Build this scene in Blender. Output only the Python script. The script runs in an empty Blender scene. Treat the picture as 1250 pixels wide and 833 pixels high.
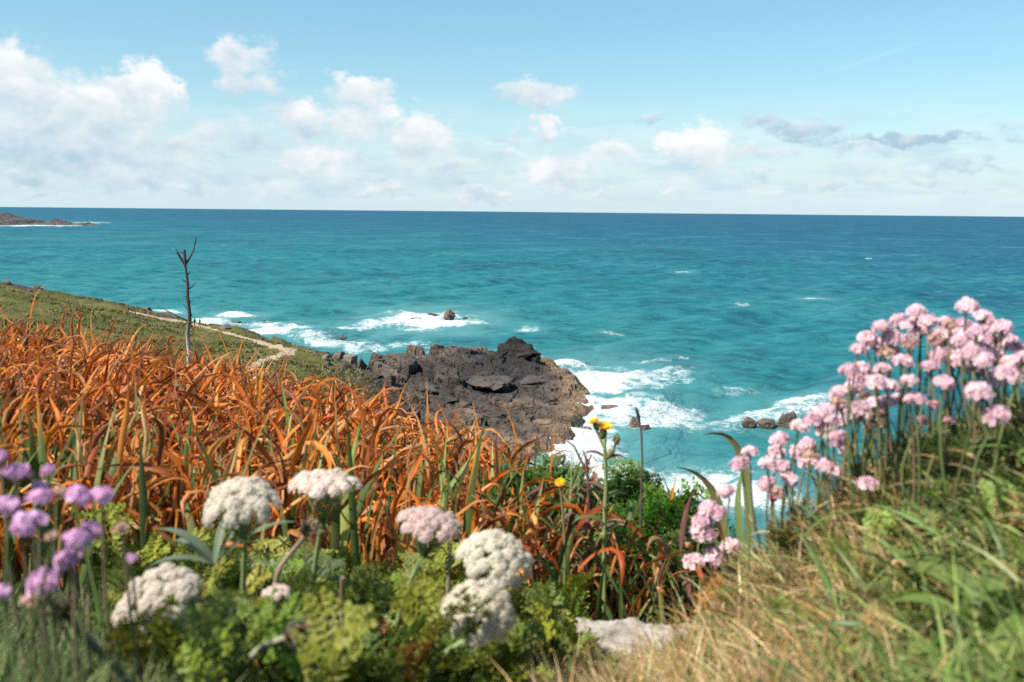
import bpy, bmesh, math, random
import numpy as np
from mathutils import Vector, Matrix
random.seed(7); rng = np.random.default_rng(7)
S = bpy.context.scene
COL = S.collection
R = math.radians

# ------------------------------------------------------------------ camera
H = 33.0                                   # eye height above the sea
PW, PH, FPX = 1250.0, 833.0, 1250.0*35/36
PITCH, ROLL = R(7.41), R(0.55)
cam_d = bpy.data.cameras.new('camera'); cam = bpy.data.objects.new('camera', cam_d); COL.objects.link(cam)
cam_d.lens = 35; cam_d.sensor_width = 36; cam_d.clip_start = 0.05; cam_d.clip_end = 200000
cam.matrix_world = Matrix.Translation((0, 0, H)) @ Matrix.Rotation(R(90)-PITCH, 4, 'X') @ Matrix.Rotation(ROLL, 4, 'Z')
cam_d.dof.use_dof = True; cam_d.dof.focus_distance = 7.0; cam_d.dof.aperture_fstop = 8.0
S.camera = cam
CM = np.array(cam.matrix_world.to_3x3())

# ------------------------------------------------------------------ sun, sky, exposure
SUN_EL, SUN_AZ = R(52), R(-118)            # azimuth clockwise from +Y: sun high on the left, behind the viewer
SUN_DIR = Vector((math.sin(SUN_AZ)*math.cos(SUN_EL), math.cos(SUN_AZ)*math.cos(SUN_EL), math.sin(SUN_EL)))
sl = bpy.data.lights.new('sun', 'SUN'); sl.energy = 4.9; sl.angle = R(0.55); sl.color = (1.0, 0.95, 0.87)
so = bpy.data.objects.new('sun', sl); COL.objects.link(so)
so.rotation_euler = SUN_DIR.to_track_quat('Z', 'Y').to_euler()
S.view_settings.view_transform = 'Standard'; S.view_settings.look = 'None'
S.view_settings.exposure = 0.9; S.view_settings.gamma = 1.0; S.view_settings.use_curve_mapping = False
S.render.engine = 'CYCLES'
try:
    S.cycles.use_denoising = False; S.cycles.max_bounces = 6; S.cycles.transparent_max_bounces = 8
    S.cycles.caustics_reflective = False; S.cycles.caustics_refractive = False
except Exception: pass

class NT:
    """tiny expression builder for shader nodes"""
    def __init__(s, tree): s.t = tree
    def n(s, typ, **kw):
        x = s.t.nodes.new(typ)
        for k, v in kw.items(): setattr(x, k, v)
        return x
    def put(s, sock, v):
        if isinstance(v, bpy.types.NodeSocket): s.t.links.new(v, sock)
        else:
            if hasattr(sock.default_value, '__len__') and not hasattr(v, '__len__'): v = [v]*len(sock.default_value)
            if hasattr(v, '__len__') and len(sock.default_value) == 4 and len(v) == 3: v = tuple(v)+(1,)
            sock.default_value = v
    def m(s, op, a, b=0.0, c=0.0, clamp=False):
        x = s.n('ShaderNodeMath', operation=op, use_clamp=clamp)
        s.put(x.inputs[0], a); s.put(x.inputs[1], b); s.put(x.inputs[2], c); return x.outputs[0]
    def v(s, op, a, b=(0, 0, 0)):
        x = s.n('ShaderNodeVectorMath', operation=op); s.put(x.inputs[0], a)
        if op == 'SCALE': s.put(x.inputs['Scale'], b)
        else: s.put(x.inputs[1], b)
        return x.outputs['Value'] if op in ('LENGTH', 'DOT_PRODUCT', 'DISTANCE') else x.outputs[0]
    def ss(s, x, lo, hi, a=0.0, b=1.0):
        q = s.n('ShaderNodeMapRange', interpolation_type='SMOOTHSTEP')
        for i, val in enumerate((x, lo, hi, a, b)): s.put(q.inputs[i], val)
        return q.outputs[0]
    def lin(s, x, lo, hi, a=0.0, b=1.0):
        q = s.n('ShaderNodeMapRange')
        for i, val in enumerate((x, lo, hi, a, b)): s.put(q.inputs[i], val)
        return q.outputs[0]
    def mix(s, f, a, b, typ='MIX'):
        q = s.n('ShaderNodeMix', data_type='RGBA', blend_type=typ)
        s.put(q.inputs[0], f); s.put(q.inputs[6], a); s.put(q.inputs[7], b); return q.outputs[2]
    def noise(s, vec, scale=1, detail=4, rough=0.55, dist=0.0, out=0):
        q = s.n('ShaderNodeTexNoise'); s.put(q.inputs['Vector'], vec); s.put(q.inputs['Scale'], scale)
        s.put(q.inputs['Detail'], detail); s.put(q.inputs['Roughness'], rough); s.put(q.inputs['Distortion'], dist)
        return q.outputs[out]
    def xyz(s, x, y, z=0.0):
        q = s.n('ShaderNodeCombineXYZ'); s.put(q.inputs[0], x); s.put(q.inputs[1], y); s.put(q.inputs[2], z); return q.outputs[0]
    def sep(s, v):
        q = s.n('ShaderNodeSeparateXYZ'); s.put(q.inputs[0], v); return q.outputs

def rays(px, py):
    """world directions (horizontal length 1) through photo pixels"""
    px = np.asarray(px, float); py = np.asarray(py, float)
    d = np.stack([(px-PW/2)/FPX, -(py-PH/2)/FPX, -np.ones_like(px+py)], -1) @ CM.T
    return d/np.hypot(d[..., 0], d[..., 1])[..., None]
def P(px, py, D):
    """point of the place: seen at that pixel, D metres away over the ground"""
    return np.array([0, 0, H]) + rays(px, py)*np.asarray(D, float)[..., None]
def proj(p):
    q = (np.asarray(p, float)-np.array([0, 0, H])) @ CM
    z = np.minimum(q[..., 2], -1e-6)
    return PW/2 - q[..., 0]/z*FPX, PH/2 + q[..., 1]/z*FPX
def azel(px, py):
    d = rays(px, py); return math.atan2(d[0], d[1]), math.atan(d[2])

# world: Nishita sky with cumulus laid over it by compass direction
W = bpy.data.worlds.new('World'); S.world = W; W.use_nodes = True
W.node_tree.nodes.clear(); n = NT(W.node_tree)
sky = n.n('ShaderNodeTexSky', sky_type='NISHITA'); sky.sun_disc = False
sky.sun_elevation = SUN_EL; sky.sun_rotation = SUN_AZ % (2*math.pi)
sky.air_density = 1.0; sky.dust_density = 0.4; sky.ozone_density = 1.5; sky.altitude = 30
tc = n.n('ShaderNodeTexCoord').outputs['Generated']
dx, dy, dz = n.sep(n.v('NORMALIZE', tc))
az = n.m('ARCTAN2', dx, dy); el = n.m('ARCSINE', dz)
base = n.mix(1.0, sky.outputs[0], n.mix(n.ss(el, 0.0, 0.24), (0.88, 1.05, 1.06), (0.92, 1.20, 1.14)), 'MULTIPLY')
ae = n.xyz(az, el, 0.0)
warp = n.noise(n.v('MULTIPLY', ae, (16, 22, 1)), 1, 6, 0.6, out=1)
warp2 = n.noise(n.v('MULTIPLY', ae, (60, 75, 1)), 1, 4, 0.6, out=1)
pa = n.v('ADD', ae, n.v('MULTIPLY', n.v('SUBTRACT', warp, (.5, .5, .5)), (.085, .055, 0)))
pa = n.v('ADD', pa, n.v('MULTIPLY', n.v('SUBTRACT', warp2, (.5, .5, .5)), (.03, .024, 0)))
BLOBS = [  # photo pixel, half size, weight, brightness
 (10, 100, 62, 48, 1, .97), (70, 150, 110, 60, .85, .9), (178, 98, 36, 36, 1, 1.05), (145, 128, 80, 40, 1, 1.0),
 (105, 190, 190, 50, .75, .88), (215, 175, 32, 20, .9, 1.0), (290, 165, 80, 34, .6, .86), (298, 66, 46, 34, .8, .95), (300, 103, 52, 20, .8, .95),
 (440, 106, 48, 24, .9, .97), (370, 140, 50, 30, .95, .98), (438, 148, 60, 36, .95, .99), (382, 190, 48, 24, .95, 1.02), (512, 168, 42, 44, .95, 1.02),
 (650, 113, 62, 24, .85, .95), (662, 152, 24, 19, .9, 1.02), (680, 213, 52, 23, 1, 1.06), (755, 180, 38, 18, .8, 1.0), (850, 180, 48, 30, 1, 1.08), (865, 198, 40, 16, .9, 1.0),
 (975, 150, 72, 17, .8, .80), (1110, 168, 85, 10, .8, .72), (1000, 168, 100, 9, .6, .74), (800, 139, 26, 9, .6, .82), (1060, 205, 260, 26, .45, .9), (1040, 184, 70, 10, .6, .74),
 (400, 215, 300, 26, .5, .9), (560, 196, 90, 22, .5, .84), (1230, 160, 30, 8, .5, .8), (590, 236, 44, 10, .9, 1.0), (470, 234, 50, 10, .9, 1.0), (545, 205, 40, 14, .85, .98), (720, 195, 60, 16, .7, .95), (620, 165, 44, 12, .55, .86), (930, 190, 70, 12, .6, .9), (730, 236, 40, 7, .6, .98), (930, 214, 44, 10, .7, .98), (1010, 228, 50, 8, .6, .98), (1110, 219, 70, 10, .65, .96), (1190, 230, 60, 8, .6, .98), (820, 226, 44, 8, .65, .98), (622, 190, 34, 13, .7, .96), (250, 226, 60, 10, .7, .98), (335, 240, 50, 7, .6, .98), (60, 235, 70, 9, .6, .98), (150, 215, 40, 10, .7, 1.02), (240, 190, 30, 12, .7, 1.0), (1180, 196, 60, 9, .6, .76)]
num = den = None; sums = None
for (bx, by, sx, sy, w, br) in BLOBS:
    a0, e0 = azel(bx, by)
    q = n.v('MULTIPLY', n.v('SUBTRACT', pa, (a0, e0, 0)), (FPX/sx, FPX/sy, 0))
    r = n.v('LENGTH', q)
    b = n.m('MULTIPLY', n.ss(r, 1.42, 0.2), w)
    qy = n.sep(q)[1]
    sh = n.lin(qy, -1.0, 0.7, br-.27, br+.02)
    bb = n.m('MULTIPLY', b, sh)
    den = b if den is None else n.m('ADD', den, b)
    num = bb if num is None else n.m('ADD', num, bb)
    sums = b if sums is None else n.m('MAXIMUM', sums, b)
fb = n.noise(n.v('MULTIPLY', ae, (42, 60, 1)), 1, 7, 0.62)
fb2 = n.noise(n.v('ADD', n.v('MULTIPLY', ae, (26, 40, 1)), (3.1, .5, 2)), 1, 6, 0.6)
alpha = n.m('MULTIPLY', n.ss(n.m('ADD', sums, n.m('MULTIPLY', n.m('SUBTRACT', fb, .5), 1.2)), .26, .84), .97)
shade = n.m('ADD', n.m('DIVIDE', num, n.m('MAXIMUM', den, .02)), n.m('MULTIPLY', n.m('SUBTRACT', fb2, .5), .62))
ccol = n.mix(n.lin(shade, .62, 1.02), (.43, .62, .75), (1.0, 1.01, 1.015))
# layered bands low over the horizon, all the way round
band = n.noise(n.v('MULTIPLY', ae, (9, 70, 1)), 1, 6, 0.6)
balpha = n.m('MULTIPLY', n.ss(band, .36, .66), n.m('MULTIPLY', n.ss(el, .001, .02), n.m('MULTIPLY', n.ss(el, .125, .05), .66)))
bcol = n.mix(n.ss(n.noise(n.v('MULTIPLY', ae, (14, 55, 1)), 1, 5, .6), .35, .65), (.50, .71, .84), (.88, .96, 1.0))
trail_a, trail_e = azel(1065, 71)
tq = n.v('SUBTRACT', ae, (trail_a, trail_e, 0))
t1 = n.v('DOT_PRODUCT', tq, (.957*FPX/70, .29*FPX/70, 0)); t2 = n.v('DOT_PRODUCT', tq, (-.29*FPX/3.2, .957*FPX/3.2, 0))
trail = n.m('MULTIPLY', n.m('MULTIPLY', n.ss(n.m('ABSOLUTE', t1), 1, .4), n.ss(n.m('ABSOLUTE', t2), 1, .1)), .10)
haze = n.m('MULTIPLY', n.ss(el, .13, -.01), .85)
CB = 7.3                                   # cloud brightness on the physical scale of the sky
c = n.mix(haze, base, n.v('SCALE', n.xyz(.70, .87, .99), CB*.97))
c = n.mix(balpha, c, n.v('SCALE', bcol, CB))
c = n.mix(trail, c, (CB, CB, CB))
c = n.mix(alpha, c, n.v('SCALE', ccol, CB))
bg = n.n('ShaderNodeBackground'); n.put(bg.inputs[0], c); bg.inputs[1].default_value = 0.073
n.t.links.new(bg.outputs[0], n.n('ShaderNodeOutputWorld').inputs[0])

# ------------------------------------------------------------------ helpers
def hsh(ix, iy, iz, seed):
    x = (ix.astype(np.int64)*374761393 + iy.astype(np.int64)*668265263 + iz.astype(np.int64)*2147483647 + seed*974711) & 0xffffffff
    x = ((x ^ (x >> 13))*1274126177) & 0xffffffff
    x = (x ^ (x >> 16)) & 0xffffffff
    x = (x*2246822519) & 0xffffffff
    return ((x ^ (x >> 15)) & 0xffff)/65535.0
def vnoise(x, y, z=None, seed=0):
    x = np.asarray(x, float); y = np.asarray(y, float); z = np.zeros_like(x) if z is None else np.asarray(z, float)
    xi, yi, zi = np.floor(x), np.floor(y), np.floor(z); fx, fy, fz = x-xi, y-yi, z-zi
    fx = fx*fx*(3-2*fx); fy = fy*fy*(3-2*fy); fz = fz*fz*(3-2*fz); r = 0
    for a in (0, 1):
        for b in (0, 1):
            for c_ in (0, 1):
                r = r + hsh(xi+a, yi+b, zi+c_, seed)*(fx if a else 1-fx)*(fy if b else 1-fy)*(fz if c_ else 1-fz)
    return r
def fbm(x, y, z=None, oct=4, seed=0, gain=.5):
    r = 0; a = 1; t = 0; f = 1
    for o in range(oct):
        r = r + a*vnoise(np.asarray(x)*f, np.asarray(y)*f, None if z is None else np.asarray(z)*f, seed+o*17); t += a; a *= gain; f *= 2.03
    return r/t
def worley(x, y, seed=0):
    """cell id value, F1, F2"""
    xi, yi = np.floor(x), np.floor(y); f1 = np.full(np.shape(x), 9.0); f2 = f1.copy(); cid = np.zeros(np.shape(x))
    for a in (-1, 0, 1):
        for b in (-1, 0, 1):
            cx, cy = xi+a, yi+b
            d = np.hypot(cx+hsh(cx, cy, cx*0, seed)-x, cy+hsh(cx, cy, cx*0, seed+5)-y); v = hsh(cx, cy, cx*0, seed+9)
            near = d < f1; f2 = np.where(near, f1, np.minimum(f2, d)); cid = np.where(near, v, cid); f1 = np.minimum(f1, d)
    return cid, f1, f2
def sst(x, a, b):
    t = np.clip((x-a)/(b-a), 0, 1); return t*t*(3-2*t)

class MB:
    def __init__(s): s.v = []; s.f = []; s.c = []; s.k = 0
    def add(s, v, f, c=None):
        v = np.asarray(v, float).reshape(-1, 3); f = np.asarray(f, int)
        s.v.append(v); s.f.append(f+s.k); s.k += len(v)
        c = np.ones((len(v), 3)) if c is None else np.asarray(c, float)
        s.c.append(np.broadcast_to(c, (len(v), 3)))
    def build(s, name, mat, parent=None, smooth=True, origin=None):
        v = np.concatenate(s.v); cc = np.concatenate(s.c)
        if origin is not None: v = v-np.asarray(origin)
        me = bpy.data.meshes.new(name); me.vertices.add(len(v)); me.vertices.foreach_set('co', v.ravel())
        idx = np.concatenate([f.ravel() for f in s.f]); tot = np.concatenate([np.full(len(f), f.shape[1]) for f in s.f])
        me.loops.add(len(idx)); me.loops.foreach_set('vertex_index', idx.astype(np.int32))
        st = np.concatenate([[0], np.cumsum(tot)[:-1]])
        me.polygons.add(len(tot)); me.polygons.foreach_set('loop_start', st.astype(np.int32)); me.polygons.foreach_set('loop_total', tot.astype(np.int32))
        me.polygons.foreach_set('use_smooth', np.full(len(tot), smooth))
        at = me.color_attributes.new('tint', 'FLOAT_COLOR', 'POINT')
        at.data.foreach_set('color', np.concatenate([cc, np.ones((len(cc), 1))], 1).ravel())
        me.update(calc_edges=True); me.validate()
        me.materials.append(mat)
        o = bpy.data.objects.new(name, me); COL.objects.link(o)
        if parent: o.parent = parent
        elif origin is not None: o.location = origin
        return o
def fattr(o, name, vals):
    a = o.data.attributes.new(name, 'FLOAT', 'POINT'); a.data.foreach_set('value', np.asarray(vals, np.float32))
def tag(o, label=None, cat=None, group=None, kind=None):
    for k, v in (('label', label), ('category', cat), ('group', group), ('kind', kind)):
        if v: o[k] = v
    return o
def empty(name, loc, label, cat, group=None):
    o = bpy.data.objects.new(name, None); COL.objects.link(o); o.location = loc; o.empty_display_size = .05
    return tag(o, label, cat, group)
def grid_faces(a, b):
    i = np.arange(a-1)[:, None]*b + np.arange(b-1)[None]
    return np.stack([i, i+1, i+b+1, i+b], -1).reshape(-1, 4)
def tube(mb, pts, rad, ns=6, col=None, cap=True):
    pts = np.asarray(pts, float); n_ = len(pts); rad = np.broadcast_to(rad, (n_,))
    t = np.gradient(pts, axis=0); t /= np.linalg.norm(t, axis=1)[:, None]+1e-12
    up = np.array([0.3, .1, 1.0]) if abs(t[0, 2]) < .9 else np.array([1.0, .2, 0])
    s = np.cross(t, up); s /= np.linalg.norm(s, axis=1)[:, None]+1e-12; u = np.cross(s, t)
    a = np.linspace(0, 2*np.pi, ns, endpoint=False)
    ring = pts[:, None] + rad[:, None, None]*(np.cos(a)[None, :, None]*s[:, None] + np.sin(a)[None, :, None]*u[:, None])
    i = np.arange(n_-1)[:, None]*ns; j = np.arange(ns)[None]; jn = (j+1) % ns
    f = np.stack([i+j, i+jn, i+ns+jn, i+ns+j], -1).reshape(-1, 4)
    cc = None if col is None else (np.repeat(np.asarray(col, float), ns, 0) if np.ndim(col) == 2 else col)
    mb.add(ring.reshape(-1, 3), f, cc)
    if cap: mb.add(np.concatenate([ring[-1], ring[0]]), np.array([list(range(ns)), list(range(2*ns-1, ns-1, -1))]),
                   None if cc is None else (np.concatenate([cc[-ns:], cc[:ns]]) if np.ndim(cc) == 2 else cc))
def curve(p0, p1, bow=(0, 0, 0), n_=8):
    t = np.linspace(0, 1, n_)[:, None]; p0 = np.asarray(p0, float); p1 = np.asarray(p1, float)
    return p0+(p1-p0)*t + np.asarray(bow, float)*np.sin(np.pi*t)

def blades(mb, base, length, width, az0, lean, bend, power=1.6, roll0=None, twist=None, seg=7, col=None, shape=None, fold=.25, swirl=None, kink=0.0, colfn=None):
    """many strap-shaped leaves at once; every argument is an array over the blades"""
    B = len(base); t = np.linspace(0, 1, seg+1)
    A = lambda q, d: np.full(B, d) if q is None else np.broadcast_to(q, (B,))
    az0, lean, bend, length, width = (A(q, 0) for q in (az0, lean, bend, length, width))
    roll0, twist, swirl = A(roll0, 0), A(twist, 0), A(swirl, 0); power = A(power, 1.6)
    th = lean[:, None] + bend[:, None]*t[None]**power[:, None]; ph = az0[:, None] + swirl[:, None]*t[None]
    if kink:
        kr = np.random.default_rng(B)
        for fq in (5.0, 9.0, 15.0):
            th = th+kink*kr.normal(0, .30, (B, 1))*t[None]*np.sin(fq*t[None]+kr.uniform(0, 6.28, (B, 1))); ph = ph+kink*kr.normal(0, .55, (B, 1))*t[None]*np.sin(fq*t[None]+kr.uniform(0, 6.28, (B, 1)))
    d = np.stack([np.sin(th)*np.sin(ph), np.sin(th)*np.cos(ph), np.cos(th)], -1)
    pos = np.concatenate([np.zeros((B, 1, 3)), np.cumsum((d[:, 1:]+d[:, :-1])*.5, 1)], 1)*(length/seg)[:, None, None] + base[:, None]
    side = np.stack([np.cos(ph), -np.sin(ph), np.zeros_like(ph)], -1); nor = np.cross(side, d)
    ro = roll0[:, None]+twist[:, None]*t[None]
    s = side*np.cos(ro)[..., None]+nor*np.sin(ro)[..., None]; u = np.cross(s, d)
    w = shape(t) if shape else np.clip(np.minimum(.55+t*2.2, 1)*np.minimum(1, (1.02-t)*2.4), .04, 1)
    ww = (width[:, None]*w[None]*.5)[..., None]
    V = np.stack([pos-s*ww, pos+u*ww*fold*2, pos+s*ww], 2)             # B,seg+1,3,3
    k = np.arange(seg)[:, None]*3 + np.arange(2)[None]
    q = np.stack([k, k+1, k+4, k+3], -1).reshape(-1, 4)
    F = (np.arange(B)[:, None, None]*(seg+1)*3 + q[None]).reshape(-1, 4)
    if colfn is not None: C = colfn(t, B)
    else: C = np.broadcast_to(col[:, None, :], (B, seg+1, 3))
    C = np.repeat(C[:, :, None, :], 3, 2)
    mb.add(V.reshape(-1, 3), F, C.reshape(-1, 3))
    return pos

# materials ---------------------------------------------------------------
def new_mat(name):
    m = bpy.data.materials.new(name); m.use_nodes = True; m.node_tree.nodes.clear(); n = NT(m.node_tree)
    return m, n, n.n('ShaderNodeOutputMaterial')
def leaf_mat(name, trans=.3, rough=.5, var=.25, scale=60, spec=.35, bump=0.0, each=0.0):
    m, n, out = new_mat(name)
    tint = n.n('ShaderNodeVertexColor', layer_name='tint').outputs[0]
    pos = n.n('ShaderNodeNewGeometry').outputs['Position']
    f = n.noise(pos, scale, 3, .6)
    c = n.mix(1.0, tint, n.mix(f, (1-var,)*3, (1+var,)*3), 'MULTIPLY')
    if each:
        rn = n.n('ShaderNodeObjectInfo').outputs['Random']; c = n.mix(1.0, c, n.mix(rn, (1-each, 1-each*1.3, 1-each), (1+each*.6, 1+each, 1+each*.8)), 'MULTIPLY')
    p = n.n('ShaderNodeBsdfPrincipled'); n.put(p.inputs['Base Color'], c); p.inputs['Roughness'].default_value = rough
    p.inputs['Specular IOR Level'].default_value = spec
    if bump:
        b = n.n('ShaderNodeBump'); b.inputs['Strength'].default_value = bump; b.inputs['Distance'].default_value = .002
        n.put(b.inputs['Height'], n.noise(pos, scale*6, 3, .6)); n.t.links.new(b.outputs[0], p.inputs['Normal'])
    tr = n.n('ShaderNodeBsdfTranslucent'); n.put(tr.inputs[0], c)
    mx = n.n('ShaderNodeMixShader'); mx.inputs[0].default_value = trans
    n.t.links.new(p.outputs[0], mx.inputs[1]); n.t.links.new(tr.outputs[0], mx.inputs[2]); n.t.links.new(mx.outputs[0], out.inputs[0])
    return m
M_DRY = leaf_mat('withered_leaf', .38, .5, .3, 45, .3)
M_LEAF = leaf_mat('green_leaf', .3, .45, .22, 50, .4)
M_FERN = leaf_mat('fern_leaf', .28, .5, .3, 35, .3)
M_GRASS = leaf_mat('fine_grass', .3, .6, .25, 40, .25)
M_PETAL = leaf_mat('petal', .35, .7, .12, 120, .15, 0, .14)
M_STEM = leaf_mat('plant_stem', .08, .6, .25, 90, .25)
M_BARK = leaf_mat('bare_bark', 0, .85, .45, 120, .15, .6)

def rock_mat(name, stops, scale=.5, bump=.5, wet=None, bscale=3, bdist=.25, tinted=False):
    m, n, out = new_mat(name)
    pos = n.n('ShaderNodeNewGeometry').outputs['Position']
    a = n.noise(pos, scale, 8, .65, .6); b = n.noise(n.v('MULTIPLY', pos, (1, 1, 3)), scale*4, 6, .65)
    f = n.m('ADD', n.m('MULTIPLY', a, .65), n.m('MULTIPLY', b, .35))
    cr = n.n('ShaderNodeValToRGB'); e = cr.color_ramp.elements
    while len(e) < len(stops): e.new(.5)
    for el_, (p_, c_) in zip(e, stops): el_.position = p_; el_.color = tuple(c_)+(1,)
    n.put(cr.inputs[0], f)
    c = cr.outputs[0]
    if tinted: c = n.mix(1.0, c, n.n('ShaderNodeVertexColor', layer_name='tint').outputs[0], 'MULTIPLY')
    rough = .85
    if wet is not None:                     # the splash zone: dark algae and wet stone just above the water
        wz = n.ss(n.m('ADD', n.sep(pos)[2], n.m('MULTIPLY', a, 1.2)), wet+1.0, wet)
        c = n.mix(n.m('MULTIPLY', wz, .75), c, (.018, .016, .014)); rough = n.lin(wz, 0, 1, .85, .4)
    p = n.n('ShaderNodeBsdfPrincipled'); n.put(p.inputs['Base Color'], c); n.put(p.inputs['Roughness'], rough)
    bp = n.n('ShaderNodeBump'); bp.inputs['Strength'].default_value = bump; bp.inputs['Distance'].default_value = bdist
    vo = n.n('ShaderNodeTexVoronoi', feature='DISTANCE_TO_EDGE'); n.put(vo.inputs['Vector'], n.v('MULTIPLY', pos, (1, .7, 2))); vo.inputs['Scale'].default_value = bscale*.35
    hgt = n.m('ADD', n.noise(pos, bscale, 8, .7), n.m('MULTIPLY', n.ss(vo.outputs[0], 0, .12), .5))
    n.put(bp.inputs['Height'], hgt); n.t.links.new(bp.outputs[0], p.inputs['Normal'])
    n.t.links.new(p.outputs[0], out.inputs[0]); return m
M_ROCK = rock_mat('sea_rock', [(.30, (.035, .032, .032)), (.45, (.10, .085, .07)), (.56, (.17, .13, .095)), (.72, (.23, .18, .125))], .35, .7, .5, 1.6, .3, True)
M_BOULDER = rock_mat('boulder_rock', [(.3, (.04, .035, .032)), (.5, (.15, .115, .09)), (.7, (.25, .19, .14))], .9, .8, .3, 3, .2, True)
M_FARROCK = rock_mat('far_rock', [(.3, (.025, .024, .027)), (.5, (.075, .06, .055)), (.7, (.15, .12, .10))], .05, 1, None, .15, 4)
M_SLAB = rock_mat('weathered_stone', [(.3, (.10, .085, .065)), (.47, (.24, .205, .165)), (.58, (.40, .355, .31)), (.7, (.20, .15, .11))], 22, .8, None, 60, .006)

# ------------------------------------------------------------------ sea
def ang(px): return np.arctan((np.asarray(px, float)-PW/2)/FPX)
az_f = np.linspace(R(-33), R(33), 760)
az_c = np.radians(np.concatenate([np.arange(-100, -33, 2.5), np.arange(35, 101, 2.5)]))
az_all = np.sort(np.concatenate([az_f, az_c]))
dd = [70.0]
while dd[-1] < 900: dd.append(dd[-1]*1.0042)
while dd[-1] < 120000: dd.append(dd[-1]*1.045)
dd = np.array(dd)
X = np.sin(az_all)[None]*dd[:, None]; Y = np.cos(az_all)[None]*dd[:, None]
wz = np.zeros_like(X); wr = np.random.default_rng(3)
for i in range(46):
    lam = 2.6*1.075**i if i < 38 else wr.uniform(12, 40)
    dirn = R(-100)+wr.normal(0, .5)         # the swell runs in from the open sea on the right
    kx, ky = np.sin(dirn+R(25)), np.cos(dirn+R(25))
    k = 2*np.pi/lam
    res = np.clip(1-(dd*.0046*3)/lam, 0, 1)[:, None]
    ph = k*(X*kx+Y*ky*1.25)+wr.uniform(0, 6.28) + 2.0*vnoise(X/lam/5, Y/lam/5, seed=i)
    w_ = np.sin(ph)
    wz += .0088*lam**.95*res*(w_+.25*(1-np.abs(w_)))
wz *= .75
wz *= (.7+.7*fbm(X/60, Y/40, oct=3, seed=4))
# foam, set out on the water where the swell breaks
FOAM = [(520, 394, 68, 12, 1.25), (465, 398, 40, 7, .7), (575, 395, 32, 5, .6), (290, 387, 28, 5, 1.2), (340, 405, 55, 8, 1.0), (400, 416, 65, 6, .85),
 (430, 402, 55, 5, .6), (205, 382, 26, 4, .9), (260, 398, 40, 8, .8), (318, 397, 36, 5, .7), (735, 467, 66, 22, 1.12), (690, 449, 30, 7, .9), (800, 462, 70, 14, .55), (700, 545, 72, 42, 1.2),
 (770, 508, 95, 26, .78), (800, 520, 70, 12, .8), (735, 590, 110, 34, 1.05), (800, 585, 90, 22, .85), (860, 596, 70, 20, 1.0), (640, 440, 30, 6, .7), (715, 505, 60, 26, .95),
 (945, 508, 95, 17, .68), (982, 493, 40, 8, .95), (895, 515, 80, 14, .52), (1010, 505, 60, 20, .6), (880, 618, 100, 22, 1.1), (1000, 365, 22, 2.2, .72), (642, 402, 26, 3.5, .6), (835, 333, 14, 1.8, .65),
 (70, 274.5, 62, 2.2, 1.0), (20, 275.5, 40, 1.8, .8), (110, 272, 40, 1.5, .6), (800, 440, 60, 5, .42), (430, 425, 50, 7, .6), (500, 424, 70, 6, .45), (900, 480, 60, 7, .45), (560, 430, 50, 5, .5), (750, 410, 22, 2, .5), (905, 375, 16, 2, .5)]
V = np.stack([X, Y, np.zeros_like(X)], -1)
spx, spy = proj(V)
foam = np.zeros_like(X)
jx = (fbm(X/9, Y/9, oct=4, seed=21)-.5)*1.0; jy = (fbm(X/9, Y/9, oct=4, seed=31)-.5)*1.0
for (fx, fy, rx, ry, s_) in FOAM:
    r = np.hypot((spx-fx)/rx+jx*.9, (spy-fy)/ry+jy*.9)
    foam = np.maximum(foam, s_*(1-sst(r, .15, 1.35)))
foam *= (dd[:, None] < 2600)
wz = wz*(1+foam*.3) + foam*1.1*(fbm(X/2.2, Y/2.2, oct=4, seed=8)-.35)*(dd[:, None] < 600)
aer = np.zeros_like(X)
for (fx, fy, rx, ry, s_) in FOAM:
    r = np.hypot((spx-fx)/(rx*1.7), (spy-fy)/(ry*2.0)); aer = np.maximum(aer, s_*(1-sst(r, .1, 1.5)))
aer *= (dd[:, None] < 900)
V[..., 2] = wz

m, n, out = new_mat('sea_water')
pos = n.n('ShaderNodeNewGeometry').outputs['Position']
px_, py_, _ = n.sep(pos)
dist = n.v('LENGTH', pos); ld = n.m('LOGARITHM', dist, 10.0)
lat = n.m('DIVIDE', px_, n.m('MAXIMUM', py_, 1.0))
af = n.n('ShaderNodeAttribute', attribute_name='foam').outputs['Fac']; aa = n.n('ShaderNodeAttribute', attribute_name='aerated').outputs['Fac']
# depth of the water: shallow turquoise inshore, deep blue further out, a sandy shallow to the left; mid and fin only paint wave light and shade
big = n.noise(n.v('MULTIPLY', pos, (.0011, .0006, 0)), 1, 4, .6)
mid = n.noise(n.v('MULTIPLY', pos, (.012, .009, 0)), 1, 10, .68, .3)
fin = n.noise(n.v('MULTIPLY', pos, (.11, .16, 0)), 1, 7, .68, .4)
dep = n.m('ADD', n.m('ADD', n.lin(ld, 2.1, 3.55), n.m('MULTIPLY', lat, .42)), n.m('MULTIPLY', n.m('SUBTRACT', big, .5), .9))
cr = n.n('ShaderNodeValToRGB'); e = cr.color_ramp.elements; e.new(.4); e.new(.75)
for el_, p_, c_ in zip(e, (0.0, .38, .72, 1.0), ((.020, .152, .138), (.006, .112, .118), (.003, .068, .104), (.0025, .044, .092))):
    el_.position = p_; el_.color = c_+(1,)
n.put(cr.inputs[0], dep)
c = cr.outputs[0]
c = n.mix(n.m('MULTIPLY', n.ss(mid, .50, .64), .50), c, (.036, .160, .165))  # brighter crests and dimmer troughs of the swell, painted into the water colour
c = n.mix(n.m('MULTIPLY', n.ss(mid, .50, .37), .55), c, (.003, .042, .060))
c = n.mix(n.m('MULTIPLY', n.ss(fin, .50, .64), .55), c, (.040, .175, .180))  # light and dark sides of small waves, likewise put into the colour
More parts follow.
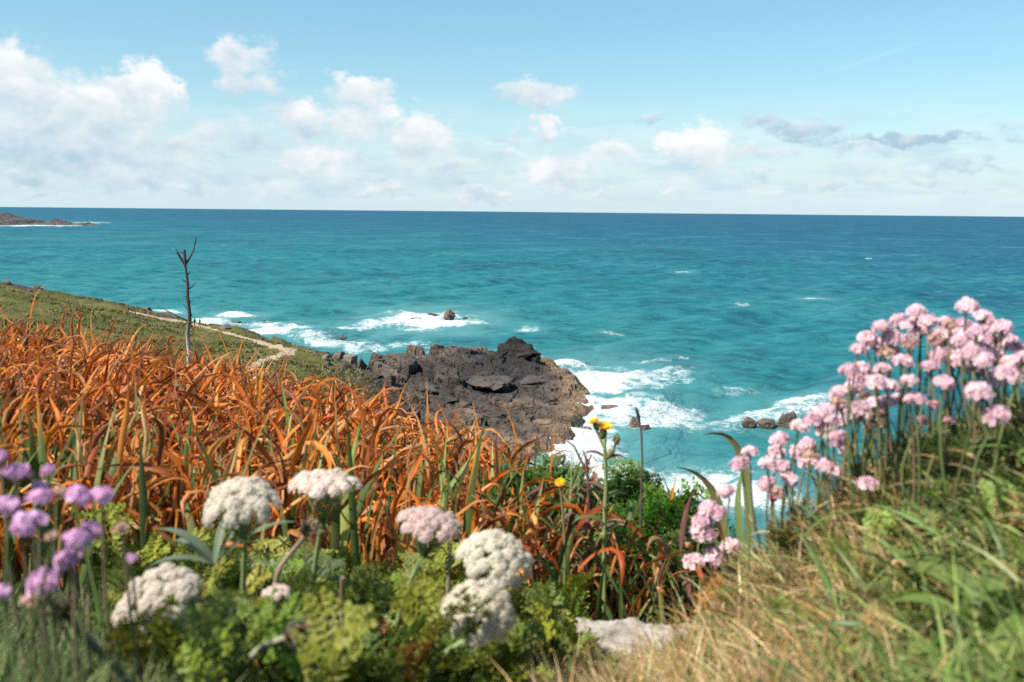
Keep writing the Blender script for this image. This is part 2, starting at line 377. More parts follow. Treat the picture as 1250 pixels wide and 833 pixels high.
c = n.mix(n.m('MULTIPLY', n.ss(fin, .50, .37), .60), c, (.003, .040, .052))
c = n.mix(n.m('MULTIPLY', n.ss(aa, .1, 1.0), .6), c, (.10, .25, .24))
# foam lace
wp = n.v('MULTIPLY', pos, (1, .62, 1))
dst = n.v('ADD', wp, n.v('SCALE', n.noise(pos, .22, 4, .6, out=1), 5.0))
n1 = n.noise(dst, .28, 9, .7); n2 = n.noise(dst, .9, 6, .65)
ridge = n.m('SUBTRACT', 1.0, n.m('MULTIPLY', n.m('ABSOLUTE', n.m('SUBTRACT', n.noise(dst, .35, 6, .6), .5)), 7.0), clamp=True)
fv = n.m('ADD', n.m('ADD', af, n.m('MULTIPLY', n.m('SUBTRACT', n1, .5), 2.1)), n.m('MULTIPLY', n.m('MULTIPLY', ridge, .40), n.ss(af, .08, .4)))
fmask = n.ss(fv, .46, 1.12)
# scattered whitecaps
wn = n.noise(n.v('MULTIPLY', pos, (.075, .05, 0)), 1, 5, .62); wl = n.noise(n.v('MULTIPLY', pos, (.006, .004, 0)), 1, 3, .6)
wc = n.m('MULTIPLY', n.ss(n.m('ADD', wn, n.m('MULTIPLY', wl, .25)), .825, .88), .6)
wc = n.m('MULTIPLY', wc, n.ss(dist, 6000, 800))
fmask = n.m('MULTIPLY', fmask, n.ss(n.m('ADD', n.noise(dst, 1.5, 7, .72), n.m('MULTIPLY', af, .22)), .42, .66, .25, 1.0))
fm = n.m('MAXIMUM', fmask, wc)
bump = n.n('ShaderNodeBump'); bump.inputs['Strength'].default_value = .85; bump.inputs['Distance'].default_value = .5
wv = n.v('MULTIPLY', pos, (.55, .9, 1))
h1 = n.noise(wv, .55, 6, .62, .4)
h2 = n.noise(n.v('MULTIPLY', pos, (.05, .085, 1)), 1.0, 6, .6, .3)
n.put(bump.inputs['Height'], n.m('ADD', n.m('ADD', h1, n.m('MULTIPLY', h2, 5.0)), n.m('MULTIPLY', n.m('MULTIPLY', n2, fm), .6)))
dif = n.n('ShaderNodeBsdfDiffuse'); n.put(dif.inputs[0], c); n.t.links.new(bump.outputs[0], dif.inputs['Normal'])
gl = n.n('ShaderNodeBsdfGlossy'); gl.inputs['Roughness'].default_value = .28; n.put(gl.inputs[0], (.62, .82, 1.0)); n.t.links.new(bump.outputs[0], gl.inputs['Normal'])
fr = n.n('ShaderNodeFresnel'); fr.inputs['IOR'].default_value = 1.33; n.t.links.new(bump.outputs[0], fr.inputs['Normal'])
mx = n.n('ShaderNodeMixShader'); n.put(mx.inputs[0], n.m('MINIMUM', n.m('MULTIPLY', fr.outputs[0], .5), .17))
n.t.links.new(dif.outputs[0], mx.inputs[1]); n.t.links.new(gl.outputs[0], mx.inputs[2])
fo = n.n('ShaderNodeBsdfDiffuse'); n.put(fo.inputs[0], n.mix(n2, (.36, .45, .46), (.66, .69, .69))); n.t.links.new(bump.outputs[0], fo.inputs['Normal'])
m2 = n.n('ShaderNodeMixShader'); n.put(m2.inputs[0], fm); n.t.links.new(mx.outputs[0], m2.inputs[1]); n.t.links.new(fo.outputs[0], m2.inputs[2])
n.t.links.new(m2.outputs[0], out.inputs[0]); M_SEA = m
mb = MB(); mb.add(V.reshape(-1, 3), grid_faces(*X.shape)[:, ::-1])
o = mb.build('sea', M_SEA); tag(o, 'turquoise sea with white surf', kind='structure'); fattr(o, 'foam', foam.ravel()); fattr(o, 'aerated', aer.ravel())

# ------------------------------------------------------------------ the clifftop under the viewer
CP = [(-300, 900, .75), (0, 900, .8), (300, 915, .85), (600, 900, .9), (700, 870, 1.0), (850, 885, 1.0), (820, 835, 1.14), (820, 782, 1.32), (740, 790, 1.32), (890, 770, 1.32),
 (1000, 850, .85), (1100, 815, .85), (1250, 800, .75), (1450, 780, .75), (980, 705, 1.05), (925, 678, 1.13), (985, 652, 1.13), (1050, 634, 1.1), (1150, 574, 1.15), (1250, 536, 1.16), (1450, 500, 1.16), (930, 745, 1.15),
 (1050, 750, 1.8), (1250, 720, 1.8), (1450, 690, 1.8), (820, 815, 1.55), (860, 800, 1.75), (720, 735, 2.2), (830, 745, 2.2), (950, 800, 2.0),
 (-300, 770, 1.3), (0, 770, 1.3), (300, 780, 1.3), (600, 800, 1.3),
 (-300, 720, 1.75), (0, 730, 1.75), (300, 735, 1.75), (600, 750, 1.75), (-300, 620, 2.5), (0, 635, 2.5), (300, 648, 2.5), (600, 690, 2.5),
 (-300, 495, 4), (0, 510, 4), (300, 563, 4), (500, 622, 4), (620, 672, 4), (-300, 500, 6.5), (0, 520, 6.5), (300, 600, 6.5), (600, 780, 6.0), (800, 900, 4.0), (1100, 1000, 3.5), (1400, 1000, 3.5)]
cpw = np.array([P(*q) for q in CP]); cx = cpw[:, :2]
def tpsk(a, b):
    r2 = ((a[:, None]-b[None])**2).sum(-1); return .5*r2*np.log(r2+1e-9)
K = np.zeros((len(cx)+3,)*2); K[:len(cx), :len(cx)] = tpsk(cx, cx)+np.eye(len(cx))*.02
K[:len(cx), -3:] = np.c_[np.ones(len(cx)), cx]; K[-3:, :len(cx)] = K[:len(cx), -3:].T
TW = np.linalg.solve(K, np.r_[cpw[:, 2], 0, 0, 0])
def G(x, y):
    x = np.asarray(x, float); y = np.asarray(y, float); q = np.stack([x.ravel(), y.ravel()], -1)
    z = tpsk(q, cx)@TW[:-3] + np.c_[np.ones(len(q)), q]@TW[-3:]
    return (z.reshape(x.shape) + (fbm(x*5, y*5, oct=3, seed=2)-.5)*.05)
gx = np.linspace(-4.6, 3.0, 230); gy = np.linspace(.25, 6.6, 200)
GX, GY = np.meshgrid(gx, gy); GZ = np.minimum(G(GX, GY), H-.22)
m, n, out = new_mat('soil'); pos = n.n('ShaderNodeNewGeometry').outputs['Position']
c = n.mix(n.ss(n.noise(pos, 9, 5, .65), .4, .62), (.09, .065, .035), (.08, .10, .03)); c = n.mix(n.ss(n.noise(pos, 50, 4, .7), .5, .7), c, (.20, .14, .08))
p_ = n.n('ShaderNodeBsdfPrincipled'); n.put(p_.inputs['Base Color'], c); p_.inputs['Roughness'].default_value = .95
bp = n.n('ShaderNodeBump'); bp.inputs['Distance'].default_value = .02; n.put(bp.inputs['Height'], n.noise(pos, 60, 5, .7)); n.t.links.new(bp.outputs[0], p_.inputs['Normal'])
n.t.links.new(p_.outputs[0], out.inputs[0]); M_SOIL = m
mb = MB(); mb.add(np.stack([GX, GY, GZ], -1).reshape(-1, 3), grid_faces(*GX.shape)); o = mb.build('ground', M_SOIL); tag(o, 'earth bank of the clifftop', kind='structure')

# ------------------------------------------------------------------ green hillside falling to the cove, with its path
SIL = np.array([(-700, 318, 250, 500), (-350, 326, 245, 500), (-100, 333, 238, 490), (0, 344, 235, 480), (50, 353, 236, 480), (100, 363, 236, 480), (150, 371, 234, 485), (185, 381, 230, 488), (240, 395, 224, 490), (290, 404, 214, 495),
 (330, 415, 204, 500), (350, 421, 198, 500), (380, 431, 190, 505), (410, 440, 180, 520), (440, 452, 168, 540), (470, 476, 156, 560), (500, 510, 145, 590), (540, 560, 130, 640), (600, 640, 100, 760), (700, 760, 70, 800), (1000, 800, 60, 820), (2000, 800, 60, 820)], float)
hp = np.concatenate([np.linspace(-700, -120, 60), np.arange(-116, 560, 1.6), np.linspace(565, 1900, 60)])
sy_ = np.interp(hp, SIL[:, 0], SIL[:, 1]); sD = np.interp(hp, SIL[:, 0], SIL[:, 2]); sN = np.interp(hp, SIL[:, 0], SIL[:, 3])
ts = np.concatenate([np.linspace(0, .3, 14)[:-1], np.linspace(.3, 1.0, 190), np.linspace(1.005, 1.32, 34)])
hd = rays(hp, sy_); tan_s = -hd[:, 2]
near_t = -rays(hp, sN)[:, 2]
D0 = 5.2; p0 = np.stack([hd[:, 0]*D0, hd[:, 1]*D0], -1)
z0 = G(np.clip(p0[:, 0], -4.5, 2.9), np.clip(p0[:, 1], .3, 6.5))-.35
tan0 = np.maximum((H-z0)/D0, near_t*1.02)
Dn = sD*.40
HD = np.zeros((len(ts), len(hp))); HZ = HD.copy()
for i, t in enumerate(ts):
    if t <= 1:
        D = D0+(sD-D0)*t; fn = (Dn-D0)/(sD-D0)
        tn = np.where(t < fn, tan0+(near_t-tan0)*np.clip(t/fn, 0, 1), near_t+(tan_s-near_t)*np.clip((t-fn)/(1-fn), 0, 1)**.9)
        HD[i] = D; HZ[i] = H-D*tn
    else:
        HD[i] = sD*t; zs = H-sD*tan_s; q = (t-1)/.32
        HZ[i] = zs*(1-q*.25)-(zs+4)*sst(np.array(q), .0, .75)
azv = np.arctan2(hd[:, 0], hd[:, 1])
HX = np.sin(azv)[None]*HD; HY = np.cos(azv)[None]*HD
tcol = ts[:, None]+0*HD
far_ = sst(HD, 40, 90)
edge = 1-sst(np.abs(tcol-1.0), 0.0, .05)
HZ += far_*((fbm(HX/14, HY/14, oct=4, seed=5)-.5)*2.0*(1-.75*edge) + (fbm(HX/2.2, HY/2.2, oct=4, seed=6)-.5)*.55)
cl = sst(tcol, 1.004, 1.05)*far_
cid, f1, f2 = worley(HX/5, HY/5, 3); HZ += cl*(cid-.5)*2.2
hpx = np.broadcast_to(hp[None], HX.shape); hpy = proj(np.stack([HX, HY, HZ], -1))[1]
# path mask in ground metres
PATH = [(158, 380, .8), (185, 386.5, 1.3), (215, 391.5, 1.8), (240, 397.5, 1.7), (265, 403.5, 1.2), (290, 410, 1.4), (315, 417, 2.0), (338, 424, 3.2), (352, 429, 3.6), (338, 436, 3.2), (318, 441, 2.6), (305, 450, 2.0), (296, 470, 2.0)]
q = np.interp
dmin = np.full(HX.shape, 99.0)
for (a, b) in zip(PATH[:-1], PATH[1:]):
    ax, ay, aw = a; bx, by, bw = b; ux, uy = bx-ax, (by-ay)
    t = np.clip(((hpx-ax)*ux+(hpy-ay)*uy*6)/(ux*ux+uy*uy*6), 0, 1)
    w = aw+(bw-aw)*t
    dmin = np.minimum(dmin, np.hypot((hpx-ax-ux*t)/(w*2.6), (hpy-ay-uy*t)/w))
pm = dmin + (fbm(HX/1.6, HY/3.5, oct=4, seed=12)-.5)*2.3+.25
m, n, out = new_mat('turf'); pos = n.n('ShaderNodeNewGeometry').outputs['Position']
t1 = n.noise(pos, .12, 6, .65); t2 = n.noise(n.v('MULTIPLY', pos, (1.0, .5, 1)), 1.2, 6, .7); t3 = n.noise(pos, .45, 5, .7)
c = n.mix(n.ss(t1, .36, .64), (.065, .076, .019), (.138, .120, .040)); c = n.mix(n.m('MULTIPLY', n.ss(t2, .50, .68), .75), c, (.030, .045, .014)); c = n.mix(n.m('MULTIPLY', n.ss(t3, .56, .72), .6), c, (.20, .165, .075))
stp = n.n('ShaderNodeAttribute', attribute_name='cliff').outputs['Fac']
c = n.mix(stp, c, n.mix(n.noise(pos, .5, 6, .7), (.022, .02, .018), (.13, .10, .075)))
p_ = n.n('ShaderNodeBsdfPrincipled'); n.put(p_.inputs['Base Color'], c); p_.inputs['Roughness'].default_value = .95; p_.inputs['Specular IOR Level'].default_value = .1
bp = n.n('ShaderNodeBump'); bp.inputs['Distance'].default_value = .5; bp.inputs['Strength'].default_value = .8; n.put(bp.inputs['Height'], n.m('ADD', n.noise(pos, 1.4, 6, .7), n.m('MULTIPLY', n.noise(pos, .4, 4, .6), 1.6))); n.t.links.new(bp.outputs[0], p_.inputs['Normal'])
n.t.links.new(p_.outputs[0], out.inputs[0]); M_TURF = m
m, n, out = new_mat('sandy_path'); pos = n.n('ShaderNodeNewGeometry').outputs['Position']
c = n.mix(n.noise(pos, .8, 6, .7), (.25, .17, .10), (.46, .34, .235))
p_ = n.n('ShaderNodeBsdfPrincipled'); n.put(p_.inputs['Base Color'], c); p_.inputs['Roughness'].default_value = .95
bp = n.n('ShaderNodeBump'); bp.inputs['Distance'].default_value = .15; n.put(bp.inputs['Height'], n.noise(pos, 3, 5, .7)); n.t.links.new(bp.outputs[0], p_.inputs['Normal'])
n.t.links.new(p_.outputs[0], out.inputs[0]); M_PATH = m
HV = np.stack([HX, HY, HZ], -1).reshape(-1, 3); HF = grid_faces(*HX.shape)
fp = pm.ravel()[HF].mean(1) < 1.0
cliff = np.clip(cl+.9*sst(hpx, 395, 440)*sst(HD, 100, 130)+edge*far_*.0, 0, 1)
rocky = sst(fbm(HX/7, HY/7, oct=3, seed=15), .55, .68)*sst(tcol, .93, .985)
cliff = np.clip(cliff+rocky, 0, 1)
mb = MB(); mb.add(HV, HF[~fp]); o = mb.build('hillside', M_TURF); tag(o, 'grassy hillside falling to the cove', kind='structure'); fattr(o, 'cliff', cliff.ravel())
used = np.unique(HF[fp]); mp = np.zeros(len(HV), int); mp[used] = np.arange(len(used))
mb = MB(); mb.add(HV[used], mp[HF[fp]]); o = mb.build('path', M_PATH); tag(o, 'sandy footpath along the hillside', kind='structure')
def hill_at(px, py):
    i = np.argmin((hpx-px)**2+(hpy-py)**2*4+(tcol > 1)*1e6); return HV[i].copy()

mb = MB(); sel = np.flatnonzero((tcol.ravel() > .5) & (tcol.ravel() < 1.0) & (hpx.ravel() > -150) & (hpx.ravel() < 470) & (pm.ravel() > 1.25))
sel = rng.choice(sel, 26000); cl2 = fbm(HV[sel, 0]/5, HV[sel, 1]/5, oct=3, seed=44); keep_ = rng.random(len(sel)) < sst(cl2, .42, .62)*.9+.12; sel = sel[keep_]; cl2 = cl2[keep_]; k = len(sel)
bs = HV[sel]+np.c_[rng.normal(0, .35, (k, 2)), np.full(k, -.05)]; hc = np.array([(.090, .098, .024), (.13, .12, .04), (.06, .072, .02), (.18, .145, .06), (.15, .135, .05)])[rng.integers(0, 5, k)]*np.exp(rng.normal(0, .2, (k, 1)))
blades(mb, bs, rng.uniform(.18, .55, k)*(.5+.9*sst(cl2, .4, .7)), rng.uniform(.15, .45, k), rng.uniform(0, 6.28, k), rng.uniform(0, .7, k), rng.uniform(.2, 1.2, k), 1.4, rng.uniform(-1, 1, k), 0, 2, fold=.3, col=hc)
o = mb.build('hill_scrub', M_GRASS); tag(o, 'tussocks of rough grass and low scrub over the hillside', 'scrub', kind='stuff')

# ------------------------------------------------------------------ rocks
def rock(name, size, seed, mat, loc, rotz=0, sub=3, rough=.16, pts=16, tint=(1, 1, 1), sink=.35, label='', cat='rock', group=None, tilt=0):
    r = np.random.default_rng(seed); bm = bmesh.new()
    p = r.normal(size=(pts, 3)); p /= np.linalg.norm(p, axis=1)[:, None]; p *= r.uniform(.75, 1.05, pts)[:, None]
    for q_ in p: bm.verts.new(q_)
    bmesh.ops.convex_hull(bm, input=bm.verts)
    bmesh.ops.triangulate(bm, faces=bm.faces)
    bmesh.ops.subdivide_edges(bm, edges=bm.edges, cuts=sub, use_grid_fill=True)
    bmesh.ops.triangulate(bm, faces=bm.faces)
    co = np.array([v.co for v in bm.verts]); fa = np.array([[v.index for v in f.verts] for f in bm.faces]) if bm.verts.index_update() is None else None
    bm.free()
    nn = co/np.linalg.norm(co, axis=1)[:, None]
    ds = (fbm(co[:, 0]*2.3+seed, co[:, 1]*2.3, co[:, 2]*3.2, oct=4, seed=seed)-.5)*2
    stp_ = (fbm(co[:, 0]*.8+5, co[:, 1]*.8+seed, co[:, 2]*6, oct=2, seed=seed+3)-.5)
    co = co+nn*(ds*rough+stp_*rough)[:, None]
    if tilt: 
        ca, sa = math.cos(tilt), math.sin(tilt); co = np.stack([co[:, 0]*ca-co[:, 2]*sa, co[:, 1], co[:, 0]*sa+co[:, 2]*ca], -1)
    co = co*np.asarray(size)*.5
    ca, sa = math.cos(rotz), math.sin(rotz); co = np.stack([co[:, 0]*ca-co[:, 1]*sa, co[:, 0]*sa+co[:, 1]*ca, co[:, 2]], -1)
    co[:, 2] += size[2]*(.5-sink)
    mb = MB(); mb.add(co, fa, tint); o = mb.build(name, mat, smooth=False); o.location = loc
    return tag(o, label, cat, group)
def sea_at(px, py):
    d = rays(px, py); D = H/(-d[2]); return np.array([d[0]*D, d[1]*D, 0]), D
def sea_rock(px, py, w, h, seed, label, group='rocks standing in the surf', tint=(1, 1, 1), depth=None, rotz=0, **kw):
    """px,py = foot of the rock at the water, w,h = size in photo pixels"""
    p, D = sea_at(px, py); mpp = math.hypot(D, H)/FPX
    wd = w*mpp; hh = h*mpp*1.05
    p = p+np.array([p[0], p[1], 0])/D*(depth or wd)*.4
    return rock('sea_rock', (wd, depth or wd*.8, hh/.68), seed, M_BOULDER, p, rotz, tint=tint, sink=.32, label=label, group=group, **kw)

# main outcrop: a height field with blocky joints
OC = [(722, 500, 167, .1), (704, 530, 148, .1), (668, 549, 138.5, .1), (620, 575, 128, .1), (728, 486, 178, .1), (700, 467, 192, .2), (678, 452, 207, .2), (655, 441, 221, .2), (600, 436, 226, .3), (540, 434, 230, .3),
      (455, 441, 186, None), (490, 438, 190, None), (520, 436, 195, None), (560, 434, 200, None), (596, 433, 202, None), (612, 436, 198, None), (655, 447, 203, None), (600, 470, 176, None), (550, 470, 171, None), (650, 478, 173, None), (690, 484, 176, None), (682, 503, 161, None), (650, 522, 148, None),
      (560, 502, 155, None), (500, 470, 166, None), (478, 492, 150, None), (600, 522, 145, None), (620, 498, 160, None), (520, 530, 140, None), (705, 497, 168, None), (460, 520, 140, None)]
op = []
for (a, b, D, z) in OC:
    p = P(a, b, D)
    if z is not None: p[2] = z
    op.append(p)
op = np.array(op); oxy = op[:, :2]/10
K = np.zeros((len(op)+3,)*2); K[:len(op), :len(op)] = tpsk(oxy, oxy)+np.eye(len(op))*.01
K[:len(op), -3:] = np.c_[np.ones(len(op)), oxy]; K[-3:, :len(op)] = K[:len(op), -3:].T
OW = np.linalg.solve(K, np.r_[op[:, 2], 0, 0, 0])
ox = np.arange(-32, 18, .27); oy = np.arange(118, 236, .36); OX, OY = np.meshgrid(ox, oy)
q_ = np.stack([OX.ravel(), OY.ravel()], -1)/10
OZ = (tpsk(q_, oxy)@OW[:-3]+np.c_[np.ones(len(q_)), q_]@OW[-3:]).reshape(OX.shape)
# footprint
FT = np.array([sea_at(*q)[0][:2] for q in [(730, 499), (724, 522), (702, 545), (670, 566), (600, 592), (520, 600)]] + [P(470, 470, 128)[:2], P(428, 450, 170)[:2], P(444, 443, 190)[:2]] + [sea_at(*q)[0][:2] for q in [(560, 432), (600, 434), (655, 440), (680, 451), (704, 466), (726, 485)]])
def poly_sd(x, y, poly):
    d = np.full(np.shape(x), 1e9); ins = np.zeros(np.shape(x), bool)
    for i in range(len(poly)):
        a, b = poly[i], poly[(i+1) % len(poly)]; e_ = b-a
        t = np.clip(((x-a[0])*e_[0]+(y-a[1])*e_[1])/(e_@e_), 0, 1); d = np.minimum(d, np.hypot(x-a[0]-e_[0]*t, y-a[1]-e_[1]*t))
        c_ = ((a[1] > y) != (b[1] > y)) & (x < (b[0]-a[0])*(y-a[1])/(b[1]-a[1]+1e-12)+a[0]); ins ^= c_
    return np.where(ins, d, -d)
sd = poly_sd(OX+(fbm(OX/4, OY/4, oct=4, seed=41)-.5)*5, OY+(fbm(OX/4, OY/4, oct=4, seed=51)-.5)*9, FT)
ux, uy = OX*.94+OY*.34, -OX*.34+OY*.94           # joint direction
wx = ux+(fbm(OX/3, OY/3, oct=3, seed=61)-.5)*2.2; wy = uy+(fbm(OX/3, OY/3, oct=3, seed=71)-.5)*3.0
c1, a1, b1 = worley(wx/5.2, wy/9.5, 4); c2, a2, b2 = worley(wx/1.9, wy/3.4, 14)
c3, a3, b3 = worley(wx/.8, wy/1.3, 24)
OZ = np.maximum(OZ, .9)
OZ = OZ + (c1-.5)*2.7 + (c2-.5)*.55 + (c3-.5)*.10 - 1.0*(1-sst(b1-a1, .0, .08)) - .3*(1-sst(b2-a2, 0, .10)) + (a1*np.cos(c1*40)*.9)
OZ += (fbm(OX/1.6, OY/1.6, oct=4, seed=81, gain=.55)-.5)*.55 + (fbm(ux/6, uy/1.1, oct=3, seed=83)-.5)*.5
OZ = np.where(sd > 0, np.maximum(OZ, .35+c1*1.5+c2*.8+c3*.35)*sst(sd, -.2, 2.6)+.15*sst(sd, 0, 1), 0) - 2.5*sst(-sd, -.3, 2.0)
crx, cry = P(632, 430, 201)[:2]
blk = sst(np.hypot((OX-crx)/13, (OY-cry)/26)+(fbm(OX/5, OY/5, oct=3, seed=91)-.5)*.6, 1.05, .65)   # black lichen
och = sst(sd, 8, 1.5)*sst(OX, -5, 6)
tint = np.ones(OX.shape+(3,))*np.array([.60, .52, .46])*(.25+1.35*(.5*c1+.5*fbm(OX/6, OY/8, oct=3, seed=87)))[..., None]
mdk = sst(np.hypot((OX-P(590, 470, 178)[0])/15, (OY-178)/24)+(fbm(OX/5, OY/5, oct=3, seed=93)-.5)*.8, 1.1, .5)
tint = tint*(1-.62*mdk[..., None]*np.array([1, .98, .95]))
tint = tint*(.72+.56*sst(fbm((ux+OZ*1.5)/.9, uy/9, oct=3, seed=97), .35, .65))[..., None]
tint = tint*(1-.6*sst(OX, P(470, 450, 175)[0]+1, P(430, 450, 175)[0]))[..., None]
tint = tint*(1-blk[..., None]) + blk[..., None]*np.array([.13, .13, .14])
tint = tint*(1-och[..., None]*.8) + och[..., None]*.8*np.array([1.35, 1.05, .75])
mb = MB(); mb.add(np.stack([OX, OY, OZ], -1).reshape(-1, 3), grid_faces(*OX.shape), tint.reshape(-1, 3))
ff = mb.f[0]; keep = (sd.ravel()[ff] > -3).any(1); mb.f[0] = ff[keep]
outc = mb.build('rock_outcrop', M_ROCK, smooth=False); tag(outc, 'broad dark rocky outcrop running from the hillside into the surf', 'rock')
def crag(px, py, D, w, h, dpt, seed, tint, rot=0):
    p = P(px, py, D)
    o = rock('crag', (w, dpt, h), seed, M_ROCK, p, rot, sub=5, rough=.26, pts=13, tint=tint, sink=.35)
    for k in ('label', 'category'):
        if k in o: del o[k]
    o.parent = outc; return o
mpp = 200/FPX
K1 = (.075, .072, .078)
c_ = crag(630, 438, 201, 10.5, 7.4, 8, 3, K1); c_['label'] = 'tall black crag at the seaward end'
crag(650, 446, 200, 5.5, 4.2, 6, 14, K1); crag(612, 441, 199, 5, 3.6, 5, 25, K1, .4); crag(570, 441, 199, 9, 3.4, 6, 7, (.13, .13, .14)); crag(553, 445, 196, 4, 3, 5, 17, (.13, .13, .14))
crag(528, 447, 193, 6, 2.6, 5, 9, (.62, .6, .6)); crag(490, 449, 188, 8, 2.4, 6, 11, (.8, .78, .76)); crag(690, 471, 188, 7, 2.2, 7, 12, (.75, .68, .62)); crag(700, 484, 178, 8, 2.0, 8, 19, (.95, .85, .7)); crag(600, 470, 174, 9, 2.6, 10, 22, (.45, .45, .48), .3)
crag(668, 498, 163, 6, 2.6, 6, 41, (.5, .42, .36), .5); crag(640, 505, 158, 7, 2.2, 6, 42, (.38, .34, .31), -.3); crag(610, 512, 152, 7, 2.6, 6, 43, (.30, .28, .27), .2); crag(676, 528, 149, 6, 2.2, 6, 44, (.8, .62, .46), .7); crag(645, 536, 145, 6, 2.0, 6, 45, (.55, .45, .36)); crag(575, 505, 157, 6, 2.0, 7, 46, (.25, .24, .24), .4); crag(695, 505, 163, 5, 1.9, 5, 47, (.7, .55, .42), -.5); crag(540, 492, 160, 7, 2.3, 6, 48, (.3, .28, .27))
crag(655, 470, 180, 8, 2.6, 10, 23, (.5, .48, .48), -.4); crag(655, 520, 149, 7, 2.2, 7, 27, (1.1, .95, .78)); crag(690, 512, 156, 5, 1.7, 6, 29, (.45, .4, .36)); crag(520, 478, 164, 7, 2.4, 7, 33, (.55, .54, .55))

# rubble of boulders below the hillside
RB = [(397, 437, 12, 10, 179, .9, 'angular brown boulder at the upper end of the rubble'), (413, 434, 15, 12, 180, .7, 'square-topped dark boulder standing on the rubble skyline'), (428, 437, 19, 14, 178, 1.1, 'pale brown block leaning beside the square-topped boulder'),
      (440, 444, 16, 11, 175, .4, 'dark boulder at the seaward end of the rubble skyline'), (400, 449, 18, 12, 172, .4, 'blackish boulder below the angular brown one'), (420, 449, 20, 14, 170, .35, 'shadowed black boulder in the middle of the rubble'),
      (438, 457, 20, 13, 166, 1.2, 'tan boulder below the seaward dark boulder'), (455, 460, 18, 12, 163, .35, 'black boulder where rubble meets the outcrop'), (450, 472, 22, 14, 158, .4, 'dark boulder low in the rubble above orange leaves'),
      (470, 475, 20, 14, 155, .3, 'black boulder against the flat grey outcrop'), (432, 470, 20, 12, 160, .9, 'grey-brown boulder half hidden by orange leaf tips'), (480, 488, 20, 14, 150, .35, 'lowest dark boulder of the rubble slope'), (462, 490, 22, 14, 150, .6, 'dull brown boulder behind the orange leaf tips'), (412, 462, 18, 10, 164, 1.0, 'small tan boulder at the foot of the turf'),
      (452, 455, 34, 22, 168, .22, 'large black boulder closing the gap to the outcrop'), (470, 464, 30, 16, 162, .3, 'long black boulder leaning on the outcrop end'),
      (384, 432, 12, 7, 186, .6, 'small dark stone where the turf skyline turns to rubble'), (465, 468, 20, 13, 158, .3, 'black boulder above the flat grey rock shelf'), (490, 497, 22, 14, 148, .4, 'dark boulder wedged under the grey rock shelf'), (505, 506, 20, 12, 145, .8, 'brown boulder low beside the grey rock shelf'), (445, 480, 24, 15, 156, .3, 'wide black boulder just above the orange leaf tips'), (425, 460, 16, 12, 166, 1.2, 'pale boulder lodged between black ones in mid rubble'), (478, 478, 14, 10, 154, 1.1, 'small pale boulder at the shelf foot'), (500, 520, 24, 14, 142, .35, 'dark boulder behind the upright flame-shaped orange leaf')]
for i, (a, b, w, h, D, tn, lb) in enumerate(RB):
    p = P(a, b, D); mp_ = D/FPX
    p = p-np.array([0, 0, h*mp_*.35])
    rock('boulder', (w*mp_*1.35, w*mp_*1.3, h*mp_*2.1), 100+i, M_BOULDER, p, i*.7, sub=3, rough=.14, pts=12, tint=(tn, tn*.97, tn*.95), sink=.5, label=lb, group='boulders on the slope above the outcrop')
# rocks in the water
SR = [(745, 507, 28, 13, 201, 'flat brown rock awash beside the outcrop tip', (.9, .85, .8)), (714, 533, 24, 11, 202, 'low tan rock in the white foam below the outcrop', (1.15, 1.0, .85)), (775, 528, 20, 18, 203, 'rounded brown rock with surf running off its side', (.8, .75, .7)),
      (788, 531, 17, 12, 204, 'dark wet rock leaning on the rounded brown one', (.35, .35, .36)), (800, 536, 18, 6, 205, 'thin black rock breaking the water at the end of its row', (.3, .3, .32)), (684, 449, 14, 5, 206, 'small dark rock behind the outcrop in foam', (.4, .38, .36)),
      (915, 526, 22, 15, 207, 'small rounded brown rock, shoreward of a close trio', (.62, .58, .55)), (936, 527, 27, 18, 208, 'lumpy middle rock of a close trio in the surf', (.6, .56, .52)), (963, 528, 35, 29, 209, 'tall pointed brown rock of a close trio', (.66, .6, .56)),
      (975, 493, 22, 5, 210, 'thin dark ledge awash in foam behind the trio', (.4, .36, .34)), (549, 390, 18, 11, 211, 'dark square rock standing in an offshore patch of foam', (.7, .62, .56)), (527, 388, 22, 6, 212, 'low broken reef beside the square offshore rock', (.55, .5, .48)), (508, 391, 18, 3, 213, 'thin black rock edge in the offshore foam', (.4, .38, .36)), (568, 391, 8, 4, 221, 'tiny dark rock at the seaward tip of offshore foam', (.4, .38, .36)),
      (417, 416, 18, 4, 214, 'flat dark rock in the inshore waves near the rubble', (.4, .36, .34)), (384, 414, 16, 3, 215, 'sliver of dark rock in surf off the hillside', (.4, .36, .34)), (288, 396, 18, 3.5, 216, 'flat black rock in surf beyond the hikers', (.35, .33, .32))]
for (a, b, w, h, sd_, lb, tn) in SR: sea_rock(a, b, w, h, sd_, lb, tint=tn, sub=4, rough=.15, tilt=random.uniform(-.15, .15))
for (a, b, w, h, D, sd_, lb) in [(274, 404.5, 25, 12, 217, 301, 'long brown rock on the cove edge beside the path'), (200, 387, 22, 8, 233, 302, 'grey rock cropping out above the path at the shore'), (10, 347, 10, 8, 234, 303, 'small dark stone on the skyline of the hillside'), (45, 353, 16, 7, 236, 304, 'low brown rock along the hillside skyline'), (36, 357, 9, 5, 230, 305, 'little dark rock sunk in the hillside turf'), (178, 380, 18, 7, 233, 306, 'dark outcrop edge where the hillside meets the surf')]:
    p = P(a, b, D); mp_ = D/FPX
    rock('shore_rock', (w*mp_, w*mp_*.9, h*mp_*1.3), sd_, M_BOULDER, p, .3, tint=(.75, .7, .66), sink=.45, label=lb, group='rocks along the hillside edge')
